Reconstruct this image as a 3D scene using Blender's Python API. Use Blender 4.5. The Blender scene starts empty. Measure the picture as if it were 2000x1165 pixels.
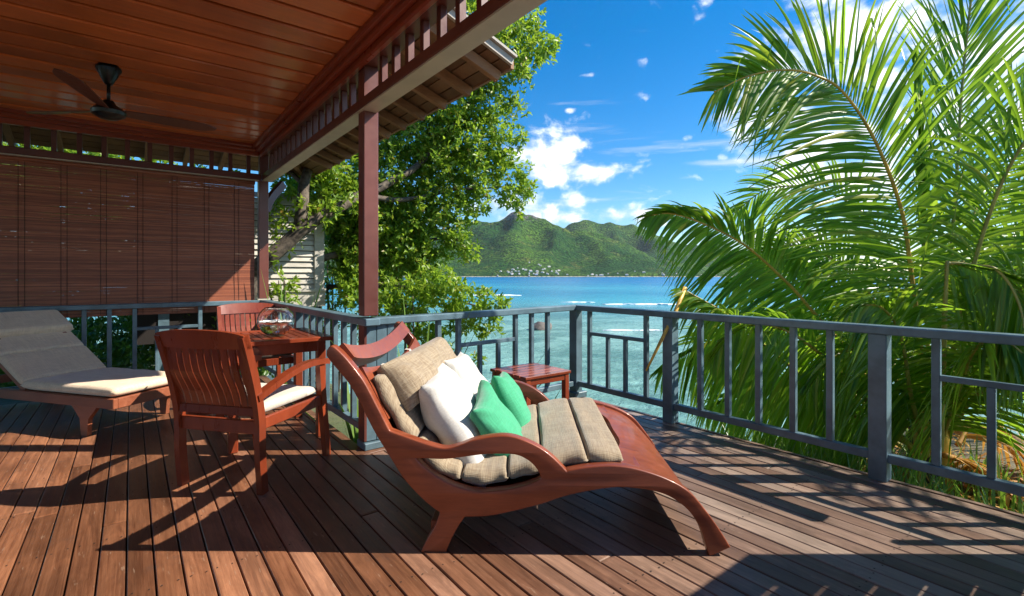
import bpy, bmesh, math, random
import numpy as np
from mathutils import Vector, Matrix
rnd = random.Random(7); nr = np.random.RandomState(11)
sc = bpy.context.scene; col = sc.collection
R = math.radians
# ------------------------------------------------------------------ camera
YAW = math.atan2(0.60901, 0.79316)            # the veranda axes stand at an angle to the view
RT = Vector((0.79316, -0.60901, 0)); FW = Vector((0.60901, 0.79316, 0)); EYE = 1.2
cam_d = bpy.data.cameras.new('camera'); cam = bpy.data.objects.new('camera', cam_d); col.objects.link(cam)
cam.location = (0, 0, EYE); cam.rotation_euler = (R(90), 0, -YAW)
cam_d.sensor_width = 36; cam_d.lens = 36*969/2000; cam_d.shift_y = -44.5/2000
cam_d.clip_start = 0.05; cam_d.clip_end = 60000
sc.camera = cam
# ------------------------------------------------------------------ light
SUN_EL = R(41.0); SUN_AZ = math.atan2(RT.x, RT.y)
sun_dir = Vector((RT.x*math.cos(SUN_EL), RT.y*math.cos(SUN_EL), math.sin(SUN_EL)))
sl = bpy.data.lights.new('sun', 'SUN'); sl.energy = 3.8; sl.angle = R(0.5); sl.color = (1.0, 0.93, 0.82)
so = bpy.data.objects.new('sun', sl); col.objects.link(so)
so.rotation_euler = sun_dir.to_track_quat('Z', 'Y').to_euler()
sc.view_settings.view_transform = 'Standard'; sc.view_settings.look = 'None'
sc.view_settings.exposure = 1.3; sc.view_settings.gamma = 1.0; sc.view_settings.use_curve_mapping = False
sc.cycles.max_bounces = 10; sc.cycles.diffuse_bounces = 5; sc.cycles.transparent_max_bounces = 16
sc.cycles.use_denoising = True
sc.cycles.sample_clamp_indirect = 6.0
# ------------------------------------------------------------------ node helpers
def N(nt, typ, **kw):
    n = nt.nodes.new(typ)
    for k, v in kw.items():
        if k.startswith('i_'):
            n.inputs[int(k[2:])].default_value = v
        else:
            setattr(n, k, v)
    return n
def L(nt, a, b): nt.links.new(a, b)
def M(nt, op, a, b=None, c=None, clamp=False):
    n = nt.nodes.new('ShaderNodeMath'); n.operation = op; n.use_clamp = clamp
    for i, v in enumerate((a, b, c)):
        if v is None: continue
        if isinstance(v, (int, float)): n.inputs[i].default_value = v
        else: nt.links.new(v, n.inputs[i])
    return n.outputs[0]
def MIX(nt, f, a, b, mode='MIX'):
    n = nt.nodes.new('ShaderNodeMix'); n.data_type = 'RGBA'; n.blend_type = mode
    for i, v in ((0, f), (6, a), (7, b)):
        if isinstance(v, (int, float)): n.inputs[i].default_value = v
        elif isinstance(v, tuple): n.inputs[i].default_value = (v + (1,))[:4] if len(v) == 3 else v
        else: nt.links.new(v, n.inputs[i])
    return n.outputs[2]
def RANGE(nt, v, a, b, c=0.0, d=1.0, smooth=True):
    n = nt.nodes.new('ShaderNodeMapRange'); n.interpolation_type = 'SMOOTHSTEP' if smooth else 'LINEAR'
    nt.links.new(v, n.inputs[0])
    for i, x in enumerate((a, b, c, d)): n.inputs[i+1].default_value = x
    return n.outputs[0]
def NOISE(nt, vec, scale, detail=4, rough=0.55, dist=0.0):
    n = nt.nodes.new('ShaderNodeTexNoise'); n.inputs['Scale'].default_value = scale
    n.inputs['Detail'].default_value = detail; n.inputs['Roughness'].default_value = rough; n.inputs['Distortion'].default_value = dist
    if vec is not None: nt.links.new(vec, n.inputs['Vector'])
    return n.outputs[0]
def MAPV(nt, vec, scale=(1, 1, 1), loc=(0, 0, 0), rot=(0, 0, 0)):
    n = nt.nodes.new('ShaderNodeMapping'); n.inputs['Scale'].default_value = scale
    n.inputs['Location'].default_value = loc; n.inputs['Rotation'].default_value = rot
    nt.links.new(vec, n.inputs['Vector']); return n.outputs[0]
# ------------------------------------------------------------------ sky
def px_dir(px, py):
    u = (px-1000)/969; v = -(py-538)/969
    d = RT*u + FW + Vector((0, 0, v)); d.normalize(); return d
W = bpy.data.worlds.new('World'); sc.world = W; W.use_nodes = True
nt = W.node_tree; nt.nodes.clear()
sky = N(nt, 'ShaderNodeTexSky', sky_type='NISHITA', sun_disc=False, sun_elevation=SUN_EL, sun_rotation=SUN_AZ,
        altitude=0, air_density=1.0, dust_density=0.15, ozone_density=4.0)
tc = N(nt, 'ShaderNodeTexCoord'); sep = N(nt, 'ShaderNodeSeparateXYZ'); L(nt, tc.outputs['Generated'], sep.inputs[0])
az = M(nt, 'ARCTAN2', sep.outputs[0], sep.outputs[1]); el = M(nt, 'ARCSINE', sep.outputs[2])
def cloud_layer(blobs, kx, ky, seed, thr, soft, amp, scale, detail):
    tot = None
    for (px, py, wx, wy) in blobs:
        if px is None: a, e = py
        else:
            d = px_dir(px, py); a = math.atan2(d.x, d.y); e = math.asin(d.z)
        x = M(nt, 'MULTIPLY', M(nt, 'SUBTRACT', az, a), 1.0/wx); y = M(nt, 'MULTIPLY', M(nt, 'SUBTRACT', el, e), 1.0/wy)
        r2 = M(nt, 'ADD', M(nt, 'MULTIPLY', x, x), M(nt, 'MULTIPLY', y, y))
        g = M(nt, 'MULTIPLY', M(nt, 'POWER', 2.718, M(nt, 'MULTIPLY', r2, -1.0)), 0.62 if wy < .013 else 1.0)
        tot = g if tot is None else M(nt, 'MAXIMUM', tot, g)
    cv = N(nt, 'ShaderNodeCombineXYZ'); L(nt, M(nt, 'MULTIPLY', az, kx), cv.inputs[0]); L(nt, M(nt, 'MULTIPLY', el, ky), cv.inputs[1]); cv.inputs[2].default_value = seed
    n = NOISE(nt, cv.outputs[0], scale, detail, 0.56, 0.25)
    v = M(nt, 'ADD', tot, M(nt, 'MULTIPLY', M(nt, 'SUBTRACT', n, 0.5), amp))
    return RANGE(nt, v, thr, thr+soft), n
rs = random.Random(3)
puffs = [(1070, 322, .115, .062), (1150, 338, .075, .034), (1030, 300, .10, .055), (1060, 410, .16, .046), (1220, 420, .12, .032), (980, 395, .10, .05),
         (1530, 120, .10, .075), (1640, 60, .13, .09), (1800, 60, .18, .16), (1950, 110, .16, .2), (1480, 215, .10, .08), (1600, 280, .14, .10), (1370, 25, .026, .020), (1355, 40, .016, .012),
         (1140, 148, .030, .008), (1165, 192, .010, .006), (1112, 216, .012, .006), (1560, 470, .14, .035), (1650, 330, .12, .10), (1348, 268, .03, .010), (1412, 308, .014, .010), (600, 480, .3, .05)]
for k in range(30):  # clouds added outside the view, to fill the veranda's shade with light
    puffs.append((None, (rs.uniform(1.75, 5.8), rs.uniform(.08, .9)), rs.uniform(.12, .30), rs.uniform(.06, .16)))
streaks = [(1250, 292, .16, .008), (1110, 255, .12, .012), (1290, 332, .045, .009), (1340, 346, .03, .006), (1130, 392, .16, .012), (1370, 285, .14, .012), (1500, 310, .2, .02)]
ca, na = cloud_layer(puffs, 1.0, 1.35, 2.3, 0.42, 0.72, 2.8, 15.0, 12)
cb, nb = cloud_layer(streaks, 0.30, 3.0, 5.1, 0.40, 1.1, 3.0, 15.0, 10)
base_sky = N(nt, 'ShaderNodeHueSaturation'); base_sky.inputs['Saturation'].default_value = 1.42; base_sky.inputs['Value'].default_value = 0.74
L(nt, sky.outputs[0], base_sky.inputs['Color'])
shade = RANGE(nt, na, 0.35, 0.75, 0.80, 1.0)
cl_col = N(nt, 'ShaderNodeMix', data_type='RGBA'); cl_col.inputs[6].default_value = (3.6, 4.1, 4.7, 1); cl_col.inputs[7].default_value = (6.4, 6.4, 6.4, 1)
L(nt, RANGE(nt, na, 0.40, 0.62), cl_col.inputs[0])
c1 = MIX(nt, M(nt, 'MULTIPLY', cb, 0.62), base_sky.outputs[0], (4.4, 4.5, 4.6))
c2 = MIX(nt, M(nt, 'MULTIPLY', ca, 0.95), c1, cl_col.outputs[2])
bg = N(nt, 'ShaderNodeBackground'); bg.inputs['Strength'].default_value = 0.105; L(nt, c2, bg.inputs['Color'])
wo = N(nt, 'ShaderNodeOutputWorld'); L(nt, bg.outputs[0], wo.inputs['Surface'])
# ------------------------------------------------------------------ materials
def new_mat(name):
    m = bpy.data.materials.new(name); m.use_nodes = True; nt = m.node_tree; nt.nodes.clear()
    o = N(nt, 'ShaderNodeOutputMaterial'); b = N(nt, 'ShaderNodeBsdfPrincipled'); L(nt, b.outputs[0], o.inputs['Surface'])
    return m, nt, b, o
def coords(nt, kind):
    if kind == 'world':
        return N(nt, 'ShaderNodeNewGeometry').outputs['Position']
    return N(nt, 'ShaderNodeTexCoord').outputs['Object']
def offset_random(nt, vec, amt=20.0):
    oi = N(nt, 'ShaderNodeObjectInfo'); v = N(nt, 'ShaderNodeVectorMath', operation='ADD')
    cb = N(nt, 'ShaderNodeCombineXYZ')
    for i, k in enumerate((1.0, 1.7, 2.3)): L(nt, M(nt, 'MULTIPLY', oi.outputs['Random'], amt*k), cb.inputs[i])
    L(nt, vec, v.inputs[0]); L(nt, cb.outputs[0], v.inputs[1]); return v.outputs[0], oi.outputs['Random']
def bump(nt, b, h, strength=0.2, dist=0.01):
    n = N(nt, 'ShaderNodeBump'); n.inputs['Strength'].default_value = strength; n.inputs['Distance'].default_value = dist
    L(nt, h, n.inputs['Height']); L(nt, n.outputs[0], b.inputs['Normal'])
def wood(name, dark, light, stretch=(14, 1, 14), kind='object', rough=0.45, coat=0.0, rand=0.35, gray=None, bstr=0.12, spec=0.4):
    m, nt, b, o = new_mat(name)
    v = coords(nt, kind); vo, rv = offset_random(nt, v)
    v1 = MAPV(nt, vo, stretch)
    n1 = NOISE(nt, v1, 2.2, 6, 0.62, 0.6); n2 = NOISE(nt, MAPV(nt, vo, tuple(s*3.5 for s in stretch)), 3.0, 4, 0.6)
    n3 = NOISE(nt, vo, 1.3, 4, 0.6)
    f = M(nt, 'ADD', M(nt, 'MULTIPLY', n1, 0.55), M(nt, 'ADD', M(nt, 'MULTIPLY', n2, 0.25), M(nt, 'MULTIPLY', n3, 0.20)))
    c = MIX(nt, RANGE(nt, f, 0.22, 0.80), dark, light)
    k = RANGE(nt, rv, 0, 1, 1-rand, 1+rand, smooth=False)
    k = M(nt, 'MULTIPLY', k, RANGE(nt, n3, 0.3, 0.7, 0.82, 1.15))
    kc = N(nt, 'ShaderNodeCombineColor'); 
    for i in range(3): L(nt, k, kc.inputs[i])
    c = MIX(nt, 1.0, c, kc.outputs[0], 'MULTIPLY')
    if gray: c = gray(nt, c, v, n1, n3, rv)
    L(nt, c, b.inputs['Base Color'])
    L(nt, RANGE(nt, n1, 0.2, 0.8, rough*0.8, min(1, rough*1.25)), b.inputs['Roughness'])
    b.inputs['Specular IOR Level'].default_value = spec
    b.inputs['Coat Weight'].default_value = coat; b.inputs['Coat Roughness'].default_value = 0.12
    bump(nt, b, f, bstr, 0.004)
    return m
def deck_gray(nt, c, v, n1, n3, rv):
    s = N(nt, 'ShaderNodeSeparateXYZ'); L(nt, v, s.inputs[0])
    # boards out in the open weather to grey-brown, those under the roof keep their red oil
    t = M(nt, 'ADD', RANGE(nt, M(nt, 'ADD', s.outputs[0], M(nt, 'MULTIPLY', n3, 1.4)), 0.9, 3.4, 0.0, 0.75), M(nt, 'MULTIPLY', M(nt, 'SUBTRACT', rv, 0.5), 0.35), clamp=True)
    g = MIX(nt, RANGE(nt, M(nt, 'ADD', M(nt, 'MULTIPLY', n1, .5), M(nt, 'MULTIPLY', rv, .5)), 0.15, 0.85), (0.12, 0.088, 0.070), (0.30, 0.235, 0.185))
    c2 = MIX(nt, t, c, g)
    mo = RANGE(nt, NOISE(nt, MAPV(nt, v, (11, 2.2, 11)), 1.0, 7, 0.72, 1.0), 0.30, 0.70, 0.62, 1.30, False)
    mc = N(nt, 'ShaderNodeCombineColor')
    for i in range(3): L(nt, mo, mc.inputs[i])
    c2 = MIX(nt, 1.0, c2, mc.outputs[0], 'MULTIPLY')
    c2 = MIX(nt, RANGE(nt, NOISE(nt, MAPV(nt, v, (60, 9, 60), (0, 0, 0), (0, 0, .5)), 1.0, 3, 0.6), 0.64, 0.70, 0, 0.30), c2, (0.42, 0.30, 0.21))
    st = RANGE(nt, NOISE(nt, v, 3.1, 6, 0.7), 0.58, 0.72, 0, 0.55)
    return MIX(nt, st, c2, (0.09, 0.05, 0.035))
m_deck = wood('deck_wood', (0.105, 0.034, 0.016), (0.35, 0.148, 0.070), (34, 0.9, 34), 'world', 0.42, 0.0, 0.42, deck_gray, 0.22)
m_ceil = wood('ceiling_wood', (0.43, 0.10, 0.024), (0.68, 0.19, 0.050), (0.7, 14, 14), 'world', 0.34, 0.25, 0.22)
m_beam = wood('beam_paint', (0.115, 0.036, 0.027), (0.155, 0.050, 0.037), (4, 4, 4), 'world', 0.35, 0.1, 0.05, None, 0.04)
m_cornice = wood('cornice_paint', (0.24, 0.042, 0.016), (0.28, 0.055, 0.020), (.3, .3, .3), 'world', 0.3, 0.25, 0.05, None, 0.04)
m_rafter = wood('rafter_wood', (0.20, 0.10, 0.05), (0.36, 0.20, 0.105), (3, 14, 14), 'world', 0.7, 0, 0.15)
m_shingle = wood('shingle_wood', (0.15, 0.08, 0.04), (0.28, 0.16, 0.085), (9, 9, 2), 'world', 0.75, 0, 0.3)
m_mahog = wood('mahogany_varnish', (0.165, 0.027, 0.010), (0.265, 0.050, 0.017), (7, 7, 1.2), 'object', 0.30, 0.3, 0.15, None, 0.05)
m_chaise = wood('chaise_wood', (0.135, 0.026, 0.010), (0.30, 0.070, 0.024), (1.3, 11, 11), 'object', 0.40, 0.18, 0.12, None, 0.12)
m_lounger = wood('lounger_wood', (0.20, 0.055, 0.025), (0.34, 0.11, 0.05), (9, 1.4, 9), 'object', 0.45, 0.15, 0.15)
m_gray = wood('weathered_wood', (0.38, 0.345, 0.29), (0.62, 0.58, 0.51), (2, 12, 14), 'world', 0.85, 0, 0.15, None, 0.25)
m_fanblade = wood('fan_blade_wood', (0.10, 0.028, 0.015), (0.17, 0.05, 0.026), (2, 9, 9), 'object', 0.35, 0.1, 0.1)
def plain(name, c, rough=0.5, metallic=0.0, var=0.08, nscale=6.0, coat=0.0, bstr=0.0, spec=0.5, sheen=0.0):
    m, nt, b, o = new_mat(name); v = coords(nt, 'object'); vo, rv = offset_random(nt, v)
    n = NOISE(nt, vo, nscale, 5, 0.6)
    lo = tuple(x*(1-var) for x in c); hi = tuple(min(1, x*(1+var)) for x in c)
    L(nt, MIX(nt, RANGE(nt, n, 0.3, 0.7), lo, hi), b.inputs['Base Color'])
    b.inputs['Roughness'].default_value = rough; b.inputs['Metallic'].default_value = metallic
    b.inputs['Coat Weight'].default_value = coat; b.inputs['Specular IOR Level'].default_value = spec
    if sheen: b.inputs['Sheen Weight'].default_value = sheen
    if bstr: bump(nt, b, n, bstr, 0.004)
    return m
m_rail = plain('rail_paint', (0.098, 0.158, 0.190), 0.36, 0, 0.25, 7.0, 0.0, 0.05)
m_black = plain('fan_metal', (0.012, 0.012, 0.013), 0.28, 0.3, 0.1)
m_plug = plain('dark_gap', (0.015, 0.01, 0.008), 0.9)
m_rock = plain('rock', (0.12, 0.10, 0.085), 0.8, 0, 0.5, 1.5, 0, 0.5)
m_white_house = plain('house_paint', (0.75, 0.73, 0.70), 0.7)
m_bark = plain('bark', (0.10, 0.078, 0.058), 0.9, 0, 0.6, 14.0, 0, 1.0)
m_roofred = plain('house_roof', (0.45, 0.40, 0.36), 0.7, 0, .3)
m_pebble = plain('white_sand', (0.85, 0.83, 0.79), 0.8, 0, 0.1, 40)
def fabric(name, c, c2, scale=260.0, stripes=None, rough=0.9, bstr=0.25, wrinkle=0.5):
    m, nt, b, o = new_mat(name); v = coords(nt, 'object')
    n = NOISE(nt, v, 3.0, 5, 0.6)
    w1 = N(nt, 'ShaderNodeTexWave', wave_type='BANDS', bands_direction='X'); w1.inputs['Scale'].default_value = scale*0.16; w1.inputs['Distortion'].default_value = 2.5; w1.inputs['Detail'].default_value = 3; w1.inputs['Detail Scale'].default_value = 2
    w2 = N(nt, 'ShaderNodeTexWave', wave_type='BANDS', bands_direction='Y'); w2.inputs['Scale'].default_value = scale*0.16; w2.inputs['Distortion'].default_value = 2.5; w2.inputs['Detail'].default_value = 3; w2.inputs['Detail Scale'].default_value = 2
    L(nt, v, w1.inputs[0]); L(nt, v, w2.inputs[0])
    ns = NOISE(nt, MAPV(nt, v, (170, 12, 12)), 1.0, 3); ns2 = NOISE(nt, MAPV(nt, v, (12, 170, 40)), 1.0, 3)
    f = M(nt, 'MULTIPLY', M(nt, 'ADD', ns, ns2), 0.5)
    cc = MIX(nt, RANGE(nt, f, 0.36, 0.62), c2, c)
    cc = MIX(nt, RANGE(nt, n, 0.35, 0.7, 0, 0.15), cc, c2)
    L(nt, cc, b.inputs['Base Color']); b.inputs['Roughness'].default_value = rough
    b.inputs['Sheen Weight'].default_value = 0.25; b.inputs['Specular IOR Level'].default_value = 0.15
    h = M(nt, 'ADD', M(nt, 'MULTIPLY', M(nt, 'ADD', w1.outputs[1], w2.outputs[1]), 0.12), M(nt, 'MULTIPLY', NOISE(nt, v, 9, 4, 0.5, 0.8), wrinkle))
    bump(nt, b, h, bstr, 0.012)
    return m
m_taupe = fabric('taupe_weave', (0.345, 0.275, 0.185), (0.225, 0.165, 0.105))
m_cream = fabric('cream_weave', (0.66, 0.60, 0.50), (0.55, 0.48, 0.39))
m_loungec = fabric('grey_beige_weave', (0.80, 0.62, 0.43), (0.64, 0.48, 0.33))
m_whitef = fabric('white_cotton', (0.56, 0.54, 0.50), (0.51, 0.485, 0.44), 160)
m_green = fabric('green_cotton', (0.060, 0.36, 0.185), (0.050, 0.30, 0.155), 160, wrinkle=0.9)
m_darkcush = fabric('dark_brown_weave', (0.10, 0.075, 0.055), (0.06, 0.045, 0.035))
def leafmat(name, ramp, trans=0.35, rough=0.35, tint=(0.30, 0.50, 0.04)):
    m, nt, b, o = new_mat(name); g = N(nt, 'ShaderNodeNewGeometry')
    cr = N(nt, 'ShaderNodeValToRGB'); L(nt, g.outputs['Random Per Island'], cr.inputs[0])
    e = cr.color_ramp.elements
    while len(e) < len(ramp): e.new(0.5)
    for i, (p, c) in enumerate(ramp): e[i].position = p; e[i].color = c + (1,)
    n = NOISE(nt, coords(nt, 'world'), 0.9, 3)
    c = MIX(nt, RANGE(nt, n, 0.35, 0.7, 0, 0.35), cr.outputs[0], ramp[0][1])
    L(nt, c, b.inputs['Base Color']); b.inputs['Roughness'].default_value = rough; b.inputs['Specular IOR Level'].default_value = 0.45
    t = N(nt, 'ShaderNodeBsdfTranslucent'); L(nt, MIX(nt, 0.6, c, tint), t.inputs['Color'])
    mx = N(nt, 'ShaderNodeMixShader'); mx.inputs[0].default_value = trans
    L(nt, b.outputs[0], mx.inputs[1]); L(nt, t.outputs[0], mx.inputs[2]); L(nt, mx.outputs[0], o.inputs['Surface'])
    return m
m_leaf = leafmat('tree_leaf', [(0, (0.10, 0.19, 0.014)), (0.5, (0.19, 0.33, 0.024)), (0.85, (0.30, 0.42, 0.035)), (0.95, (0.36, 0.36, 0.05)), (1.0, (0.30, 0.15, 0.03))], 0.5, 0.4, (0.45, 0.65, 0.05))
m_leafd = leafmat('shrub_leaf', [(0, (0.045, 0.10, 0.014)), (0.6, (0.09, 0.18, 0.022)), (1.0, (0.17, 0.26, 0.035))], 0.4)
m_palm = leafmat('palm_leaf', [(0, (0.06, 0.15, 0.012)), (0.45, (0.14, 0.28, 0.018)), (0.85, (0.28, 0.40, 0.025)), (1.0, (0.48, 0.44, 0.06))], 0.55, 0.30, (0.42, 0.68, 0.04))
m_dry = leafmat('dry_leaf', [(0, (0.42, 0.18, 0.035)), (0.5, (0.62, 0.32, 0.06)), (1.0, (0.75, 0.52, 0.13))], 0.3, 0.6, (0.6, 0.32, 0.05))
m_strap = leafmat('strap_leaf', [(0, (0.10, 0.20, 0.03)), (0.6, (0.20, 0.34, 0.06)), (1.0, (0.34, 0.44, 0.12))], 0.35)
m_rachis = plain('frond_stalk', (0.42, 0.33, 0.06), 0.4, 0, 0.3)
m_rachisy = plain('yellow_stalk', (0.68, 0.40, 0.06), 0.45, 0, 0.3)
# bamboo
m_bamboo, nt, b, o = new_mat('bamboo_slat'); g = N(nt, 'ShaderNodeNewGeometry')
c = MIX(nt, g.outputs['Random Per Island'], (0.20, 0.055, 0.026), (0.42, 0.13, 0.058))
n = NOISE(nt, MAPV(nt, coords(nt, 'world'), (3, 1, 60)), 1.6, 5); c = MIX(nt, RANGE(nt, n, .35, .7, 0, .7), c, (0.16, 0.045, 0.024)); L(nt, c, b.inputs['Base Color']); b.inputs['Roughness'].default_value = 0.5
# glass
def glass(name, c=(1, 1, 1), ior=1.45):
    m, nt, b, o = new_mat(name); b.inputs['Base Color'].default_value = c + (1,); b.inputs['Transmission Weight'].default_value = 1.0
    b.inputs['Roughness'].default_value = 0.0; b.inputs['IOR'].default_value = ior; return m
m_glass = glass('bowl_glass'); m_waterb = glass('bowl_water', (0.97, 0.99, 0.98), 1.33)
# sea
m_sea, nt, b, o = new_mat('sea_water'); v = coords(nt, 'world'); s = N(nt, 'ShaderNodeVectorMath', operation='LENGTH'); L(nt, v, s.inputs[0])
dist = s.outputs['Value']
reef = NOISE(nt, MAPV(nt, v, (0.11, 0.16, 0.1), (0, 0, 0), (0, 0, 0.65)), 1.0, 6, 0.6, 0.8); reef2 = NOISE(nt, MAPV(nt, v, (0.010, 0.010, 0.01)), 1.0, 4, 0.55)
shallow = MIX(nt, RANGE(nt, reef, 0.36, 0.62), (0.09, 0.21, 0.18), (0.22, 0.41, 0.35))
lag = MIX(nt, RANGE(nt, reef2, 0.35, 0.65), (0.015, 0.20, 0.33), (0.05, 0.34, 0.42))
c = MIX(nt, RANGE(nt, M(nt, 'ADD', dist, M(nt, 'MULTIPLY', reef2, 60)), 75, 170), shallow, lag)
ri = N(nt, 'ShaderNodeSeparateXYZ'); L(nt, v, ri.inputs[0])
side = M(nt, 'ADD', M(nt, 'MULTIPLY', ri.outputs[0], RT.x), M(nt, 'MULTIPLY', ri.outputs[1], RT.y))
c = MIX(nt, RANGE(nt, M(nt, 'ADD', dist, M(nt, 'MULTIPLY', side, 1.5)), 160, 700), c, (0.005, 0.16, 0.36))
L(nt, c, b.inputs['Base Color']); b.inputs['Roughness'].default_value = 0.22; b.inputs['Specular IOR Level'].default_value = 0.35; b.inputs['IOR'].default_value = 1.33
wv = NOISE(nt, MAPV(nt, v, (1.1, 1.7, 1), (0, 0, 0), (0, 0, 0.5)), 0.8, 5, 0.62, 0.5)
bump(nt, b, wv, 0.55, 0.8)
m_foam, nt, b, o = new_mat('foam'); b.inputs['Base Color'].default_value = (0.85, 0.88, 0.9, 1); b.inputs['Roughness'].default_value = 0.9
bump(nt, b, NOISE(nt, coords(nt, 'world'), 1.5, 6), 0.6, 0.5)
# ground and hills
m_ground, nt, b, o = new_mat('ground_soil'); v = coords(nt, 'world')
c = MIX(nt, RANGE(nt, NOISE(nt, v, 0.8, 6), 0.35, 0.65), (0.055, 0.075, 0.022), (0.13, 0.105, 0.06)); L(nt, c, b.inputs['Base Color']); b.inputs['Roughness'].default_value = 0.95
bump(nt, b, NOISE(nt, v, 6, 5), 0.6, 0.08)
m_hill, nt, b, o = new_mat('hill_forest'); v = coords(nt, 'world'); g = N(nt, 'ShaderNodeNewGeometry')
n1 = NOISE(nt, v, 0.0045, 6, 0.6, 0.4); n2 = NOISE(nt, v, 0.075, 6, 0.7); n3 = NOISE(nt, v, 0.0016, 4)
c = MIX(nt, RANGE(nt, n1, 0.42, 0.62), (0.030, 0.115, 0.018), (0.115, 0.235, 0.024)); c = MIX(nt, RANGE(nt, n1, 0.62, 0.74, 0, .7), c, (0.20, 0.20, 0.05))
vo_ = N(nt, 'ShaderNodeTexVoronoi'); vo_.inputs['Scale'].default_value = 0.085; L(nt, v, vo_.inputs['Vector'])
pat = NOISE(nt, v, 0.011, 5, 0.62, 0.6)
c = MIX(nt, RANGE(nt, pat, 0.56, 0.66, 0, 0.75), c, (0.19, 0.23, 0.045))
c = MIX(nt, RANGE(nt, n2, 0.36, 0.60, 0.8, 0.0), c, (0.008, 0.032, 0.010))
c = MIX(nt, RANGE(nt, vo_.outputs['Distance'], 0.35, 0.8, 0.0, 0.5), c, (0.006, 0.024, 0.008))
sz = N(nt, 'ShaderNodeSeparateXYZ'); L(nt, v, sz.inputs[0]); sn = N(nt, 'ShaderNodeSeparateXYZ'); L(nt, g.outputs['True Normal'], sn.inputs[0])
near = M(nt, 'ADD', M(nt, 'MULTIPLY', sz.outputs[0], FW.x), M(nt, 'MULTIPLY', sz.outputs[1], FW.y))
rockf = M(nt, 'MULTIPLY', RANGE(nt, M(nt, 'ADD', sz.outputs[2], M(nt, 'MULTIPLY', n2, 60)), 285, 325), RANGE(nt, NOISE(nt, v, 0.02, 5), 0.42, 0.55))
c = MIX(nt, M(nt, 'MULTIPLY', rockf, RANGE(nt, near, 2560, 2640, 1, 0)), c, (0.17, 0.15, 0.15))
c = MIX(nt, RANGE(nt, sz.outputs[2], -4.0, -1.5, 1.0, 0.0), c, (0.55, 0.49, 0.38))
L(nt, c, b.inputs['Base Color']); b.inputs['Roughness'].default_value = 0.95; b.inputs['Specular IOR Level'].default_value = 0.1
bump(nt, b, M(nt, 'SUBTRACT', M(nt, 'MULTIPLY', n2, 1.2), M(nt, 'MULTIPLY', vo_.outputs['Distance'], .5)), 1.0, 20.0)
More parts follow.
